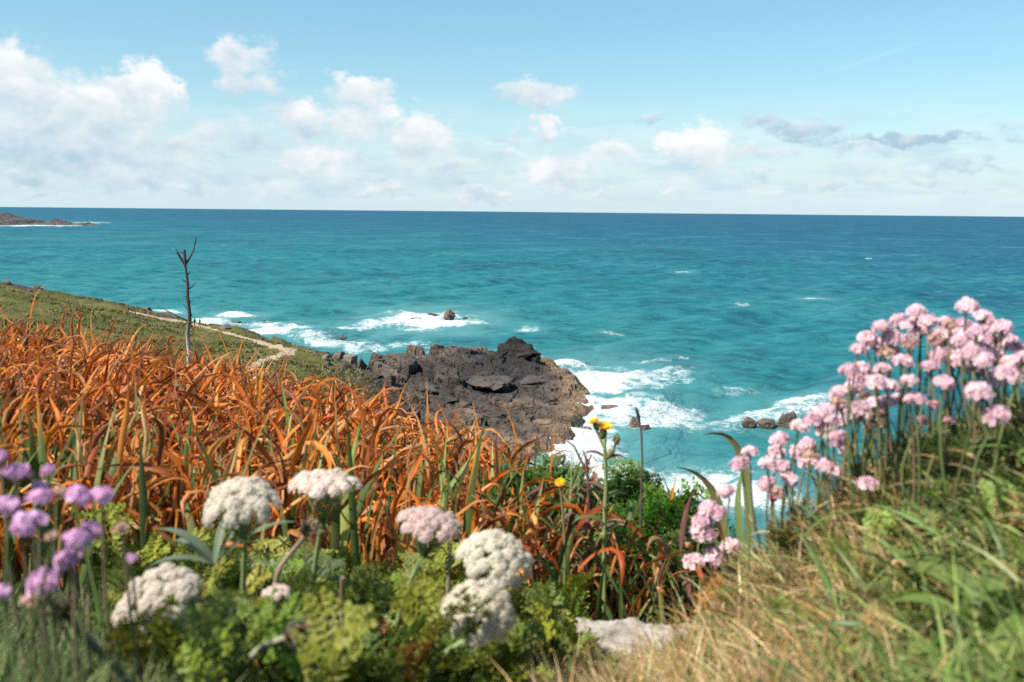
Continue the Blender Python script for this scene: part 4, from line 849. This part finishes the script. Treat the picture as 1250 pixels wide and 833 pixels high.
# broad strap grass at the lower right
mb = MB(); b, px, D = ground_pts(340, (990, 1420), (.72, 1.1)); k = len(b)
blades(mb, b, U(.05, .13, k), U(.003, .0068, k), U(0, 6.28, k), U(.3, 1.3, k), U(.3, 1.6, k), 1.4, U(-.6, .6, k), rng.normal(0, .5, k), 9, fold=.25, col=hue(k, [(.09, .16, .035), (.12, .20, .05), (.17, .23, .07), (.24, .24, .09), (.07, .12, .035)]))
o = mb.build('strap_grass', M_LEAF); tag(o, 'broad arching green grass blades in the lower right corner', 'grass', kind='stuff')

# ------------------------------------------------------------------ broad-leaved plantains
def broad_leaf(mb, base, az_, lift, L, w, col, droop=.9, n_=9):
    t = np.linspace(0, 1, n_); th = np.pi/2-lift+droop*t**1.4*1.0
    d = np.stack([np.sin(th)*np.sin(az_), np.sin(th)*np.cos(az_), np.cos(th)], -1)
    pts = np.concatenate([[np.zeros(3)], np.cumsum((d[1:]+d[:-1])*.5, 0)])*L/(n_-1)+base
    s = np.array([np.cos(az_), -np.sin(az_), 0]); ww = w*.5*np.clip(np.sin(np.pi*np.clip(t*.92+.08, 0, 1))**.7, .1, 1)
    cr_ = np.linspace(-1, 1, 7); nrm = np.cross(np.broadcast_to(s, d.shape), d)
    V_ = pts[:, None]+s*(ww[:, None]*cr_[None])[..., None]+nrm[:, None]*(ww[:, None]*(np.abs(cr_)**1.3*.35+.04*np.cos(cr_*9))[None])[..., None]
    mb.add(V_.reshape(-1, 3), grid_faces(n_, 7), np.asarray(col)*(1+.15*np.repeat(np.cos(cr_*6)[None], n_, 0).ravel()[:, None]))
def plantain(px, py, D, leaves, label, cols, group=None):
    b = P(px, py, D); b[2] = float(G(b[0], b[1]))+.01 if py is None else max(b[2], float(G(b[0], b[1])))
    t_ = empty('plantain', b, label, 'plant', group)
    for (a, lift, L, w) in leaves:
        mb = MB(); broad_leaf(mb, np.zeros(3), R(a), lift, L, w, np.asarray(cols)*rng.uniform(.85, 1.15)); mb.build('leaf', M_LEAF, t_)
    return t_
plantain(1190, 765, .78, [(95, .5, .075, .026), (150, .3, .07, .024), (40, .7, .07, .022), (-60, .5, .06, .022), (190, .2, .06, .022), (0, .9, .06, .024)], 'broad-leaved rosette in the lower right corner', (.12, .18, .04))
plantain(1120, 700, .85, [(60, .5, .045, .013), (110, .4, .04, .013), (-40, .8, .035, .013), (160, .4, .035, .012)], 'pale broad-leaved plant amid the bank grass', (.14, .19, .045))
plantain(1215, 800, .72, [(60, .6, .06, .022), (200, .3, .05, .02), (120, .4, .06, .022)], 'young broad-leaved plant at the very bottom of the bank', (.14, .18, .04))
plantain(262, 690, 1.08, [(-80, .9, .075, .018), (-60, .6, .07, .016), (20, 1.3, .08, .010), (70, .8, .10, .011), (50, 1.1, .08, .009), (-100, .4, .07, .015)], 'silvery grey plantain leaves under the topmost white umbel', (.15, .19, .115))

# ------------------------------------------------------------------ wild carrot umbels
PINKW, WHITE = (.78, .62, .57), (.76, .70, .585)
def floret_fan(r, k):
    """k five-petalled florets; returns local petal quads in a unit frame"""
    a = np.linspace(0, 2*np.pi, 6)[:-1]
    v = [];
    for q_ in a:
        c_, s_ = math.cos(q_), math.sin(q_); cs, sn = math.cos(q_+.5), math.sin(q_+.5); cm, sm = math.cos(q_-.5), math.sin(q_-.5)
        v += [(0, 0, 0), (.75*cm, .75*sm, .22), (1.05*c_, 1.05*s_, .30), (.75*cs, .75*sn, .22)]
    return np.array(v), np.arange(20).reshape(5, 4)
FLV, FLF = floret_fan(None, 5)
def frame(d):
    d = d/np.linalg.norm(d); a = np.array([1.0, 0, 0]) if abs(d[0]) < .8 else np.array([0, 1.0, 0]); x = np.cross(a, d); x /= np.linalg.norm(x); return np.stack([x, np.cross(d, x), d], 1)
def umbel(mb, rays_mb, Rad, cap, flat, seed, nu=40, col=WHITE, open_=1.0):
    r = np.random.default_rng(seed); g_ = math.pi*(3-5**.5)
    for i in range(nu):
        ct = 1-(i+.5)/nu*(1-math.cos(cap)); st = math.sqrt(1-ct*ct); a = i*g_+r.normal(0, .12)
        d = np.array([st*math.cos(a), st*math.sin(a), ct]); rr = Rad*(1+r.normal(0, .05)); p = d*rr*np.array([1, 1, flat]); nrm = d*np.array([1, 1, 1/max(flat, .3)]); Fm = frame(nrm)
        ur = Rad*.95*math.sqrt(2*(1-math.cos(cap))/nu)*1.2*r.uniform(.9, 1.12); nf = 22; cc = np.asarray(col)*r.uniform(.9, 1.06)
        # little solid cushion under the florets
        th = np.linspace(0, 1.4, 4)[1:]; ph = np.linspace(0, 2*np.pi, 9)[:-1]
        dv = [np.array([0, 0, .62])]+[np.array([math.sin(t_)*math.cos(q), math.sin(t_)*math.sin(q), .62*math.cos(t_)]) for t_ in th for q in ph]
        dv = np.array(dv)*ur*.82; fc = [[0, 1+j, 1+(j+1) % 8] for j in range(8)]; mb.add(dv@Fm.T+p, np.array(fc), cc*.92)
        mb.add(dv@Fm.T+p, np.array([[1+8*k_+j, 9+8*k_+j, 9+8*k_+(j+1) % 8, 1+8*k_+(j+1) % 8] for k_ in range(2) for j in range(8)]), cc*.92)
        for j in range(nf):
            c2 = 1-(j+.5)/nf*.85; s2 = math.sqrt(1-c2*c2); b_ = j*g_+r.normal(0, .2); dl = np.array([s2*math.cos(b_), s2*math.sin(b_), c2*.75]); pl = Fm@(dl*ur*.9)+p
            F2 = frame(Fm@np.array([dl[0], dl[1], dl[2]+.6])); sc_ = ur*.30*r.uniform(.8, 1.15)
            mb.add((FLV*sc_)@F2.T+pl, FLF, np.repeat(np.array([cc*np.array([.92, .88, .70]), cc, cc*1.05, cc]), 5, 0).reshape(4, 5, 3).transpose(1, 0, 2).reshape(-1, 3))
        tube(rays_mb, curve((0, 0, -Rad*.75), p-nrm/np.linalg.norm(nrm)*ur*.3, (0, 0, -Rad*.10), 5), .0006, 4, (.20, .27, .10), cap=False)
CG = 'wild carrot flowers along the front of the bank'
def carrot(px, py, D, wpx, cap, flat, tilt, stem_px, seed, label, col=WHITE, nu=40):
    wm = wpx*math.hypot(D, .4)/FPX; Rad = wm*.5/math.sin(min(cap, math.pi/2))*.93
    head = P(px, py, D); sb = P(stem_px[0], stem_px[1], D+stem_px[2]); gz = float(G(sb[0], sb[1])); sb[2] = min(sb[2], gz)
    t_ = empty('wild_carrot', sb, label, 'flower', CG)
    up = np.array([tilt[0], tilt[1], 1.0]); Fm = frame(up); cen = head-sb-(up/np.linalg.norm(up))*Rad*flat*(1+math.cos(cap))*.5
    h = MB(); rm = MB(); umbel(h, rm, Rad, cap, flat, seed, nu, col)
    for q_ in (h, rm): q_.v = [v@Fm.T+cen for v in q_.v]
    h.build('flower_head', M_PETAL, t_); rm.build('umbel_ray', M_STEM, t_)
    cu = cen-(up/np.linalg.norm(up))*Rad*.72
    mb = MB(); tube(mb, curve((0, 0, 0), cu, (np.array([0, 0, .02])+np.array([-tilt[0]*.02, 0, 0])), 10), np.linspace(.0034, .0026, 10), 8, (.22, .28, .12)); mb.build('stem', M_STEM, t_)
    mb = MB()
    for j in range(9):
        a = j*.7; d = Fm@np.array([math.cos(a), math.sin(a), -.45]); tube(mb, curve(cu, cu+d*Rad*.45, Fm@np.array([0, 0, .003]), 5), np.linspace(.0012, .0003, 5), 4, (.18, .25, .08), cap=False)
    mb.build('bract', M_STEM, t_)
carrot(294, 608, 1.0, 84, R(78), .85, (-.05, -.12), (290, 760, .06), 1, 'domed white umbel, topmost of the rounded ones, before orange leaves')
carrot(396, 588, 1.1, 80, R(62), .55, (.05, .06), (372, 720, .04), 2, 'flat pink-white umbel seen edge-on in front of orange leaves', PINKW, 36)
carrot(190, 724, .90, 92, R(80), .85, (-.32, -.30), (235, 830, .06), 3, 'white umbel tilted toward the lilac thrift, half behind carrot foliage')
carrot(526, 636, 1.02, 76, R(66), .62, (.22, -.05), (470, 745, .03), 4, 'pinkish umbel tilted over a slanting stem', PINKW, 36)
carrot(607, 676, .95, 86, R(88), .95, (.35, -.15), (540, 790, .06), 5, 'large white globe umbel with loose buds, upper of an overlapping pair', WHITE, 44)
carrot(588, 741, .86, 82, R(92), 1.0, (.28, -.22), (505, 835, .05), 6, 'creamy white globe umbel, lower of an overlapping pair', (.73, .66, .53), 44)
carrot(338, 722, .95, 26, R(70), .5, (0, -.2), (345, 800, .02), 7, 'tiny pale pink umbel low among green foliage', PINKW, 12)

# dried and bent stems in the foliage
DS = 'bent stems in the carrot foliage'
for (pp, D, r0, col, lb, seed_head) in [([(85, 755), (110, 785), (150, 820), (190, 860)], .72, .004, (.20, .20, .13), 'thick grey-green stem slanting through the lower left', True), ([(372, 655), (358, 672), (335, 700), (320, 740)], .95, .003, (.30, .22, .16), 'brownish bent stem between white and pink umbels', True), ([(350, 778), (325, 788), (300, 805), (290, 840)], .75, .0038, (.28, .25, .17), 'arched stem with dark seed head at the bottom', True),
      ([(655, 632), (560, 640), (548, 660), (548, 700), (540, 740)], .98, .0018, (.36, .27, .2), 'thin brown stalk drooping beside the tilted pink umbel', False), ([(418, 705), (417, 740), (420, 800)], .9, .0025, (.28, .20, .13), 'short upright brown stalk amid green foliage', False)]:
    if len(pp) == 5: pp = pp[1:]
    w_ = [P(a, b, D+.012*i) for i, (a, b) in enumerate(pp)]; b0 = w_[-1].copy(); b0[2] = min(b0[2], float(G(b0[0], b0[1]))); w_[-1] = b0
    t_ = empty('dried_plant', b0, lb, 'dead plant', DS); w_ = np.array(w_)-b0; tt = np.linspace(0, len(w_)-1, 14); sm = np.stack([np.interp(tt, range(len(w_)), w_[:, i]) for i in range(3)], -1)
    for _ in range(2): sm[1:-1] = (sm[:-2]+2*sm[1:-1]+sm[2:])/4
    mb = MB(); tube(mb, sm, np.linspace(r0*.7, r0, 14), 8, col); mb.build('stem', M_STEM, t_)
    if seed_head:
        mb = MB(); d0 = sm[0]-sm[1]; d0 /= np.linalg.norm(d0)
        for j in range(40):
            q_ = rng.normal(size=3); q_ /= np.linalg.norm(q_); q_ = q_+d0*1.1; tube(mb, curve(sm[0], sm[0]+q_*rng.uniform(.008, .017), (0, 0, .003), 4), np.linspace(.0012, .0006, 4), 4, np.array(hue(1, [(.10, .07, .05), (.20, .12, .08), (.16, .15, .07)])[0]))
        mb.build('seed_head', M_STEM, t_)

# ------------------------------------------------------------------ thrift
def thrift_head(seed, nfl=34, cap=R(98), centre=(.80, .46, .30), petal=(.86, .63, .73), spread=1.0, bud=False):
    r = np.random.default_rng(seed); mb = MB(); g_ = math.pi*(3-5**.5)
    for i in range(nfl):
        ct = 1-(i+.5)/nfl*(1-math.cos(cap)); st = math.sqrt(max(0, 1-ct*ct)); a = i*g_+r.normal(0, .2)
        d = np.array([st*math.cos(a), st*math.sin(a), ct*.72+.02]); p = d*.78*r.uniform(.9, 1.08)
        nrm = d+r.normal(0, .30, 3); Fm = frame(nrm); ro = r.uniform(0, 6.28); ns = 5
        inner = np.asarray(centre)*r.uniform(.8, 1.1); out_c = np.asarray(petal)*np.exp(r.normal(0, .10))*np.exp(r.normal(0, .04, 3))
        sz = (.28 if not bud else .20)*r.uniform(.85, 1.15)*spread
        for j in range(ns):
            q = ro+j*2*math.pi/ns; w_ = .62; cu = .30 if not bud else .9
            pts = []
            for (rr, da, zz) in [(.10, 0, 0), (.62, -w_, cu*.55), (1.0, -w_*.62, cu*.75+r.normal(0, .06)), (1.08, 0, cu*.70), (1.0, w_*.62, cu*.75+r.normal(0, .06)), (.62, w_, cu*.55)]:
                pts.append((rr*math.cos(q+da), rr*math.sin(q+da), zz))
            pts = np.array(pts)*sz; cc = np.array([inner, out_c*.9, out_c, out_c*1.05, out_c, out_c*.9])
            mb.add(pts@Fm.T+p, np.array([[0, 1, 2, 3], [0, 3, 4, 5]]), cc)
        tube(mb, [d*.1, p*.7, p+Fm[:, 2]*.03], [.06, .10, .09], 5, out_c*.8, cap=False)
    return mb
def thrift_bract(seed):
    mb = MB(); r = np.random.default_rng(seed)
    for i in range(14):
        a = i*2.4; d = np.array([math.cos(a), math.sin(a), .15]); s = np.array([-math.sin(a), math.cos(a), 0]); z = np.array([0, 0, 1.0]); c = hue(1, [(.42, .20, .10), (.50, .27, .14), (.35, .17, .09)])[0]
        o = -z*.42
        mb.add([o, o+d*.42-s*.22+z*.16, o+d*.62+z*.42, o+d*.42+s*.22+z*.16], np.array([[0, 1, 2, 3]]), c)
    tube(mb, [(0, 0, -.75), (0, 0, -.40), (0, 0, -.2)], [.10, .13, .2], 6, (.38, .2, .1))
    return mb
TH = {}
def proto(kind, i):
    key = (kind, i)
    if key not in TH:
        if kind == 'pink': h = thrift_head(10+i, 36)
        elif kind == 'lilac': h = thrift_head(40+i, 36, petal=(.82, .50, .74), centre=(.74, .40, .58))
        elif kind == 'faded': h = thrift_head(60+i, 18, petal=(.70, .45, .40), centre=(.62, .33, .15), spread=.8)
        else: h = thrift_head(80+i, 16, R(80), bud=True, petal=(.80, .42, .48), centre=(.7, .35, .3))
        ho = h.build('flower_head', M_PETAL); br_ = thrift_bract(i).build('bract', M_STEM); TH[key] = (ho.data, br_.data)
        bpy.data.objects.remove(ho); bpy.data.objects.remove(br_)
    return TH[key]
def thrift(px, py, D, spx, kind, label, group, i, lean=(0, 0)):
    p = P(px, py, D); rad = spx*math.hypot(D, (p[2]-H))/FPX*.5*.93
    bx, by = p[0]+lean[0], p[1]+lean[1]; b = np.array([bx, by, min(float(G(bx, by)), p[2]-.04)-.005])
    t_ = empty('thrift_flower', b, label, 'flower', group); hd_, bd = proto(kind, i % 4)
    tl = (rng.normal(0, .25)-lean[0]*2, -.22+rng.normal(0, .2), 1.0); q = Vector(tl).to_track_quat('Z', 'Y').to_euler()
    for nm, me in (('flower_head', hd_), ('bract', bd)):
        o = bpy.data.objects.new(nm, me); COL.objects.link(o); o.parent = t_; o.location = p-b; o.rotation_euler = (q.x, q.y, q.z); o.scale = (rad*rng.uniform(.93, 1.07), rad*rng.uniform(.93, 1.07), rad)
    mb = MB(); up = Vector(tl).normalized(); end = p-b-np.array(up)*rad*.7
    tube(mb, curve((0, 0, 0), end, (rng.normal(0, .006), rng.normal(0, .006), 0), 8), np.linspace(.0013, .0011, 8), 6, hue(1, [(.13, .17, .06), (.16, .18, .07), (.18, .15, .08)])[0]); mb.build('stem', M_STEM, t_)
    return t_
RP = [(1181, 375), (1118, 382), (1097, 393), (1076, 400), (1133, 394), (1060, 415), (1048, 428), (1069, 422), (1089, 412), (1112, 400), (1125, 406), (1110, 416), (1155, 395), (1174, 399), (1200, 390), (1213, 402), (1192, 405), (1224, 402), (1150, 410), (1159, 421), (1174, 416), (1188, 418), (1215, 424), (1241, 426), (1186, 431), (1198, 429),
 (1102, 443), (1077, 452), (1146, 435), (1136, 449), (1171, 443), (1194, 456), (1216, 462), (1217, 438), (1234, 446), (1249, 438), (1238, 463), (1153, 469), (1087, 473), (1110, 467), (1100, 489), (1118, 489), (1195, 481), (1216, 509), (1047, 466), (1037, 454), (1051, 453), (1024, 481), (1042, 476), (1069, 468), (1068, 494), (1041, 506), (1026, 497), (1083, 492), (1062, 509), (1051, 499), (1026, 516),
 (1006, 502), (976, 522), (1005, 524), (952, 538), (916, 553), (903, 568), (948, 553), (986, 544), (938, 567), (954, 571), (986, 564), (1007, 570), (963, 586), (1016, 576), (1034, 548), (936, 592), (1058, 592), (973, 553), (887, 601), (1015, 512), (994, 512), (1022, 537), (1166, 408), (1206, 414), (1228, 416), (1184, 444), (1163, 432), (1202, 441), (1227, 455), (1246, 452), (1120, 394), (1090, 430)]
RF = [(1081, 432), (1056, 486), (1160, 398), (1072, 518), (1186, 437), (1143, 417), (1110, 421), (1021, 491), (990, 556), (948, 602)]
RB_ = [(1139, 495), (1127, 515), (1159, 515), (1048, 512), (1064, 499), (1077, 507), (1060, 520), (944, 610)]
LANDK = {(1181, 375): ('tallest pink thrift head standing above the clump against the sea', 'the tallest head'), (1216, 509): ('lone round pink thrift head hanging low under the clump near the frame edge', 'the lone low round head'), (1195, 481): ('large round pink thrift head on a thick pale stem', 'the thick-stemmed round head'),
  (1118, 382): ('pink thrift head on the highest bump of the clump crest', 'the crest bump head'), (1048, 428): ('pink thrift head at the seaward shoulder of the clump crest', 'the seaward shoulder head'), (1058, 592): ('single drooping thrift head low over the bank grass', 'the single drooping head'), (916, 553): ('upper thrift head of the outermost pair over the sea', 'the outermost pair'), (903, 568): ('lower thrift head of the outermost pair over the sea', None),
  (887, 601): ('pale thrift head alone beside the curved green leaf', 'the curved-leaf head'), (1087, 473): ('wide pink thrift head with peach centre at the clump middle', 'the wide peach-centred head'), (1153, 469): ('flattened pink thrift head facing out of the clump middle', 'the flattened head'), (1006, 502): ('round thrift head where the clump begins to slope down', 'the slope-top head'), (1034, 548): ('thrift head hanging free under the slope of the clump', 'the free-hanging head'), (1241, 426): ('broad pink thrift head cut by the frame edge', 'the frame-edge head'), (963, 586): ('lowest pink thrift head in the sloping part of the clump', 'the lowest sloping head')}
GR = 'pink thrift in the right-hand clump'
seen = set()
def auto_label(x, y, kind):
    kd = {'pink': 'pink thrift head', 'faded': 'faded brownish thrift head', 'bud': 'small closed thrift bud'}[kind]
    order = sorted([(math.hypot(x-a, y-b), v[1], a, b) for (a, b), v in LANDK.items() if v[1]])
    for dist_, nm, a, b in order[:5]:
        dx_, dy_ = x-a, y-b; an = math.degrees(math.atan2(-dy_, dx_)) % 360
        w = ['directly right of', 'above right of', 'straight above', 'above left of', 'directly left of', 'below left of', 'straight below', 'below right of'][int((an+22.5)//45) % 8]
        ad = 'close ' if dist_ < 24 else ('a little way ' if dist_ < 44 else 'well ')
        lb = f'{kd} {ad}{w} {nm}'
        if lb not in seen: break
    seen.add(lb); return lb
for i, (x, y) in enumerate(RP):
    D = 1.08+rng.uniform(-.10, .10) + (.06 if x < 1040 else 0)+(.06 if y < 430 else 0); big_ = (x, y) in ((1195, 481), (1216, 509))
    if big_: D = .95
    lb = LANDK[(x, y)][0] if (x, y) in LANDK else auto_label(x, y, 'pink')
    thrift(x, y, D, 36 if big_ else rng.uniform(24, 29.5), 'pink', lb, GR, i, (rng.normal(.015, .018), rng.normal(.02, .02)))
for i, (x, y) in enumerate(RF): thrift(x, y, 1.08+rng.uniform(-.08, .08), rng.uniform(22, 27), 'faded', auto_label(x, y, 'faded'), GR, i, (rng.normal(.01, .015), .02))
for i, (x, y) in enumerate(RB_): thrift(x, y, 1.06+rng.uniform(-.06, .06), rng.uniform(15, 19), 'bud', auto_label(x, y, 'bud'), GR, i, (rng.normal(.0, .01), .01))
for i, (x, y, lb) in enumerate([(865, 622, 'pink thrift head at the top of the low group beside the bush'), (858, 636, 'pink thrift head second down the low group, partly hidden'), (859, 651, 'broadest pink thrift head of the low group beside the bush'), (847, 687, 'lowest pink thrift head of the low group, above dark hollow'), (873, 680, 'small pink thrift head beside the lowest of the low group'), (892, 668, 'pink thrift head of the low group nearest the grassy bank'), (876, 628, 'small thrift head tucked beside the top of the low group')]):
    thrift(x, y, 1.16, 30 if i != 2 else 38, 'pink', lb, 'low thrift group beside the bush', i, (.03, .03))
for i, (x, y, s_, kd, lb) in enumerate([(20, 579, 33, 'lilac', 'lilac thrift head rising before orange leaves at the frame edge'), (58, 575, 19, 'lilac', 'small lilac thrift head, highest of the lilac group'), (49, 608, 30, 'lilac', 'flat lilac thrift head in the middle of the upper row'), (48, 595, 20, 'lilac', 'small pale thrift head stacked on the upper row middle'), (74, 603, 24, 'faded', 'brownish lilac head left of the joined pair'), (96, 607, 33, 'lilac', 'inner half of two joined lilac heads'), (123, 607, 33, 'lilac', 'outer half of two joined lilac heads, farthest from frame edge'), (10, 620, 34, 'lilac', 'dusky pink-lilac head cut by the frame edge'),
      (35, 642, 46, 'lilac', 'largest bright lilac thrift head'), (111, 650, 34, 'lilac', 'bright lilac head slanting up from the bank'), (92, 660, 32, 'lilac', 'lilac head overlapping the slanting one'), (82, 685, 36, 'lilac', 'rounded lilac head below the slanting pair'), (64, 656, 22, 'faded', 'small faded head between the largest and slanting heads'), (52, 712, 40, 'lilac', 'bright lilac head above a faded pink one'), (39, 733, 26, 'faded', 'faded pink head under the bright lilac one'), (3, 724, 24, 'lilac', 'lilac head half outside the frame low down'), (1, 558, 20, 'lilac', 'lilac head at the frame edge in orange leaves'), (161, 682, 15, 'lilac', 'tiny lilac head just above the tilted white umbel'), (148, 646, 22, 'faded', 'pale withered head standing before orange leaves')]):
    thrift(x, y, .72+rng.uniform(-.04, .06) if y > 600 else .8, s_, kd, lb, 'lilac thrift on the left', i, (rng.normal(0, .012), .01))

# ------------------------------------------------------------------ yellow sow thistle, dark stalk, stone, dried cushion
b = gpt(742, 1.55); st = empty('sow_thistle', b, 'sow thistle with two yellow flowers standing against the foam', 'flower')
def rel(px, py, D=1.55): return P(px, py, D)-b
mb = MB(); tube(mb, [(0, 0, 0), rel(738, 640), rel(740, 590), rel(738, 545), rel(739, 527)], [.004, .0038, .0034, .003, .0028], 8, (.22, .26, .10)); mb.build('stem', M_STEM, st)
def dandelion(c, rad, tilt, parent):
    mb = MB(); Fm = frame(np.array(tilt)); r = rng
    for ring, (k, l, up_) in enumerate([(18, 1, .45), (16, .85, .75), (12, .6, 1.2)]):
        for j in range(k):
            a = j*2*math.pi/k+ring*.2; d = np.array([math.cos(a), math.sin(a), up_]); d /= np.linalg.norm(d); s = np.array([-math.sin(a), math.cos(a), 0])
            mb.add(np.array([d*0, d*l*.5-s*.10, d*l+s*-.07, d*l+s*.07, d*l*.5+s*.10])*rad@Fm.T+c, np.array([[0, 1, 2, 3, 4]]), hue(1, [(.85, .52, .02), (.80, .45, .01)], .08)[0])
    mb.build('flower', M_PETAL, parent)
    mb = MB(); tube(mb, [c-Fm[:, 2]*rad*1.0, c-Fm[:, 2]*rad*.6, c-Fm[:, 2]*rad*.1, c+Fm[:, 2]*rad*.1], [rad*.25, rad*.42, rad*.36, rad*.3], 8, (.16, .18, .07)); mb.build('calyx', M_STEM, parent)
dandelion(rel(737, 524), .0165, (.15, -.25, 1), st); dandelion(rel(726, 517), .0125, (-.5, -.1, 1), st)
mb = MB(); tube(mb, [rel(738, 548), rel(730, 530), rel(727, 521)], [.0024, .002, .002], 6, (.24, .24, .10)); tube(mb, [rel(739, 560), rel(747, 552), rel(752, 541)], [.0026, .0022, .0022], 6, (.24, .22, .10)); mb.build('side_stem', M_STEM, st)
for (q, s_) in [((753, 537), .007), ((748, 551), .005), ((744, 555), .006)]:
    mb = MB(); c = rel(*q); tube(mb, [c-(0, 0, s_), c, c+(0, 0, s_*.9), c+(0, 0, s_*1.4)], [s_*.4, s_*.9, s_*.55, s_*.2], 8, (.20, .20, .08)); mb.build('bud', M_STEM, st)
for (px, py, a, l, c) in [(739, 560, -70, .045, (.14, .06, .07)), (739, 563, 80, .04, (.16, .07, .07)), (739, 600, -60, .05, (.16, .09, .06)), (738, 610, 70, .05, (.12, .14, .05)), (739, 640, -90, .06, (.10, .14, .04)), (738, 650, 60, .06, (.12, .09, .06))]:
    mb = MB(); broad_leaf(mb, rel(px, py), R(a), .6, l, .016, c, 1.5); mb.build('leaf', M_LEAF, st)
b2 = gpt(683, 1.5); s2 = empty('yellow_flower', b2, 'low single yellow flower among russet leaves', 'flower'); b = b2
dandelion(P(684, 590, 1.5)-b2, .009, (-.3, -.7, .8), s2)
mb = MB(); tube(mb, curve((0, 0, 0), P(684, 593, 1.5)-b2, (.01, 0, 0)), .002, 6, (.2, .2, .09)); mb.build('stem', M_STEM, s2)
# purple-brown dead thistle skeleton
b3 = gpt(712, 1.6); t3 = empty('withered_thistle', b3, 'withered purple-brown branching thistle left of the yellow flowers', 'plant')
mb = MB(); tube(mb, curve((0, 0, 0), P(716, 560, 1.6)-b3, (.01, 0, 0)), np.linspace(.004, .0025, 8), 6, (.14, .07, .06)); mb.build('stem', M_STEM, t3)
for q in ([(716, 575), (708, 560), (701, 545), (690, 537)], [(716, 570), (722, 555), (728, 563)], [(716, 562), (712, 550), (706, 556)], [(715, 590), (725, 580), (732, 590)], [(715, 600), (704, 592), (697, 602)]):
    mb = MB(); tube(mb, [P(x, y, 1.6)-b3 for x, y in q], np.linspace(.0025, .0012, len(q)), 5, (.15, .07, .06)); mb.build('branch', M_STEM, t3)
for k in range(12):
    mb = MB(); q = P(rng.uniform(700, 735), rng.uniform(555, 660), 1.6)-b3; broad_leaf(mb, q, rng.uniform(0, 6.28), rng.uniform(.1, 1), rng.uniform(.02, .04), .009, hue(1, [(.15, .07, .07), (.22, .12, .09), (.30, .12, .05)])[0], 2.0); mb.build('leaf', M_LEAF, t3)
# slim dark plantain stalk
b4 = gpt(783, 1.75); t4 = empty('dark_stalk', b4, 'slim dark upright stalk with narrow seed head against the sea', 'stalk')
q4 = lambda x, y: P(x, y, 1.75)-b4
mb = MB(); tube(mb, [(0, 0, 0), q4(783, 600), q4(784, 560), q4(783, 530), q4(780, 512)], [.0022, .002, .0018, .0016, .0016], 6, (.10, .08, .07)); mb.build('stem', M_STEM, t4)
mb = MB(); tube(mb, [q4(780.5, 515), q4(779.5, 509), q4(777.5, 502), q4(775.5, 497)], [.0016, .0034, .003, .001], 8, (.05, .045, .045)); mb.build('seed_head', M_STEM, t4)

# stone slab in the grass
ps = P(818, 770, 1.24); ps[2] = P(818, 752, 1.30)[2]-.012
r = np.random.default_rng(4); sx_, sy2 = .235, .13; gxs = np.linspace(-1, 1, 70); gys = np.linspace(-1, 1, 46); SX, SY = np.meshgrid(gxs, gys)
e_ = np.maximum(np.abs(SX)**5, np.abs(SY)**5)**.2; er = e_+(fbm(SX*3+3, SY*3, oct=4, seed=7)-.5)*.55
SZ = np.where(er < .88, 0, -(np.clip((er-.88)/.12, 0, 2))*.09)+(fbm(SX*3, SY*3, oct=5, seed=17, gain=.6)-.5)*.013 + SY*.003 - .004*(SX > .1)
mb = MB(); mb.add(np.stack([SX*sx_*.5, SY*sy2*.5, SZ], -1).reshape(-1, 3), grid_faces(*SX.shape)); o = mb.build('stone_slab', M_SLAB); o.location = ps; tag(o, 'pale weathered stone slab half sunk in dry grass', 'stone')
# dried flower cushion beside the stone
pd = P(893, 735, 1.16); gz = float(G(pd[0], pd[1])); 
mb = MB(); k = 420; th = np.arccos(U(.0, 1, k)); a = U(0, 6.28, k); dv = np.stack([np.sin(th)*np.cos(a), np.sin(th)*np.sin(a), np.cos(th)], -1)
h_ = max(.03, pd[2]-gz+.03); bs = dv*np.array([.038, .038, h_])*.85
blades(mb, bs, U(.008, .016, k), U(.003, .006, k), np.arctan2(dv[:, 0], dv[:, 1])+rng.normal(0, .4, k), th+rng.normal(0, .3, k), U(-.5, .8, k), 1.3, U(-1, 1, k), rng.normal(0, 1, k), 3, fold=.3, col=np.where((dv[:, 0] < -.25)[:, None], hue(k, [(.60, .26, .05), (.50, .30, .07)]), hue(k, [(.42, .30, .24), (.52, .40, .33), (.34, .22, .17)])))
a_ = np.linspace(0, 2*np.pi, 17)[:-1]; dm = np.array([[math.sin(t)*math.cos(q)*.034, math.sin(t)*math.sin(q)*.034, math.cos(t)*h_*.85] for t in np.linspace(.05, 1.6, 8) for q in a_]); i_ = np.arange(7)[:, None]*16; j_ = np.arange(16)[None]
mb.add(dm, np.stack([i_+j_, i_+16+j_, i_+16+(j_+1) % 16, i_+(j_+1) % 16], -1).reshape(-1, 4), (.25, .17, .12))
o = mb.build('dried_cushion', M_DRY); o.location = (pd[0], pd[1], gz); tag(o, 'dried brown and orange thrift cushion at the end of the stone', 'plant')
# fallen orange petals and leaves on the bank
for i, (x, y, D, s_, lb) in enumerate([(1100, 690, .9, .014, 'curled orange and cream fallen leaf on the bank grass'), (1212, 610, .98, .018, 'small orange leaf scrap high on the bank'), (1075, 628, 1.0, .012, 'orange leaf scrap under the single drooping thrift'), (838, 668, 1.2, .016, 'orange leaf scrap beside the low thrift group'), (803, 722, 1.25, .013, 'orange bud-like scrap standing before the stone'), (1060, 757, .8, .008, 'orange leaf scrap in the dry grass')]):
    p = P(x, y, D); p[2] = max(p[2], float(G(p[0], p[1]))+.01)
    mb = MB(); broad_leaf(mb, np.zeros(3), rng.uniform(0, 6), .4, s_, s_*.5, (.62, .22, .04), 2.2); broad_leaf(mb, np.array([0, 0, .003]), rng.uniform(0, 6), .5, s_*.8, s_*.4, (.66, .40, .22), 2.5)
    o = mb.build('fallen_leaf', M_DRY); o.location = p; tag(o, lb, 'leaf', 'fallen orange scraps')
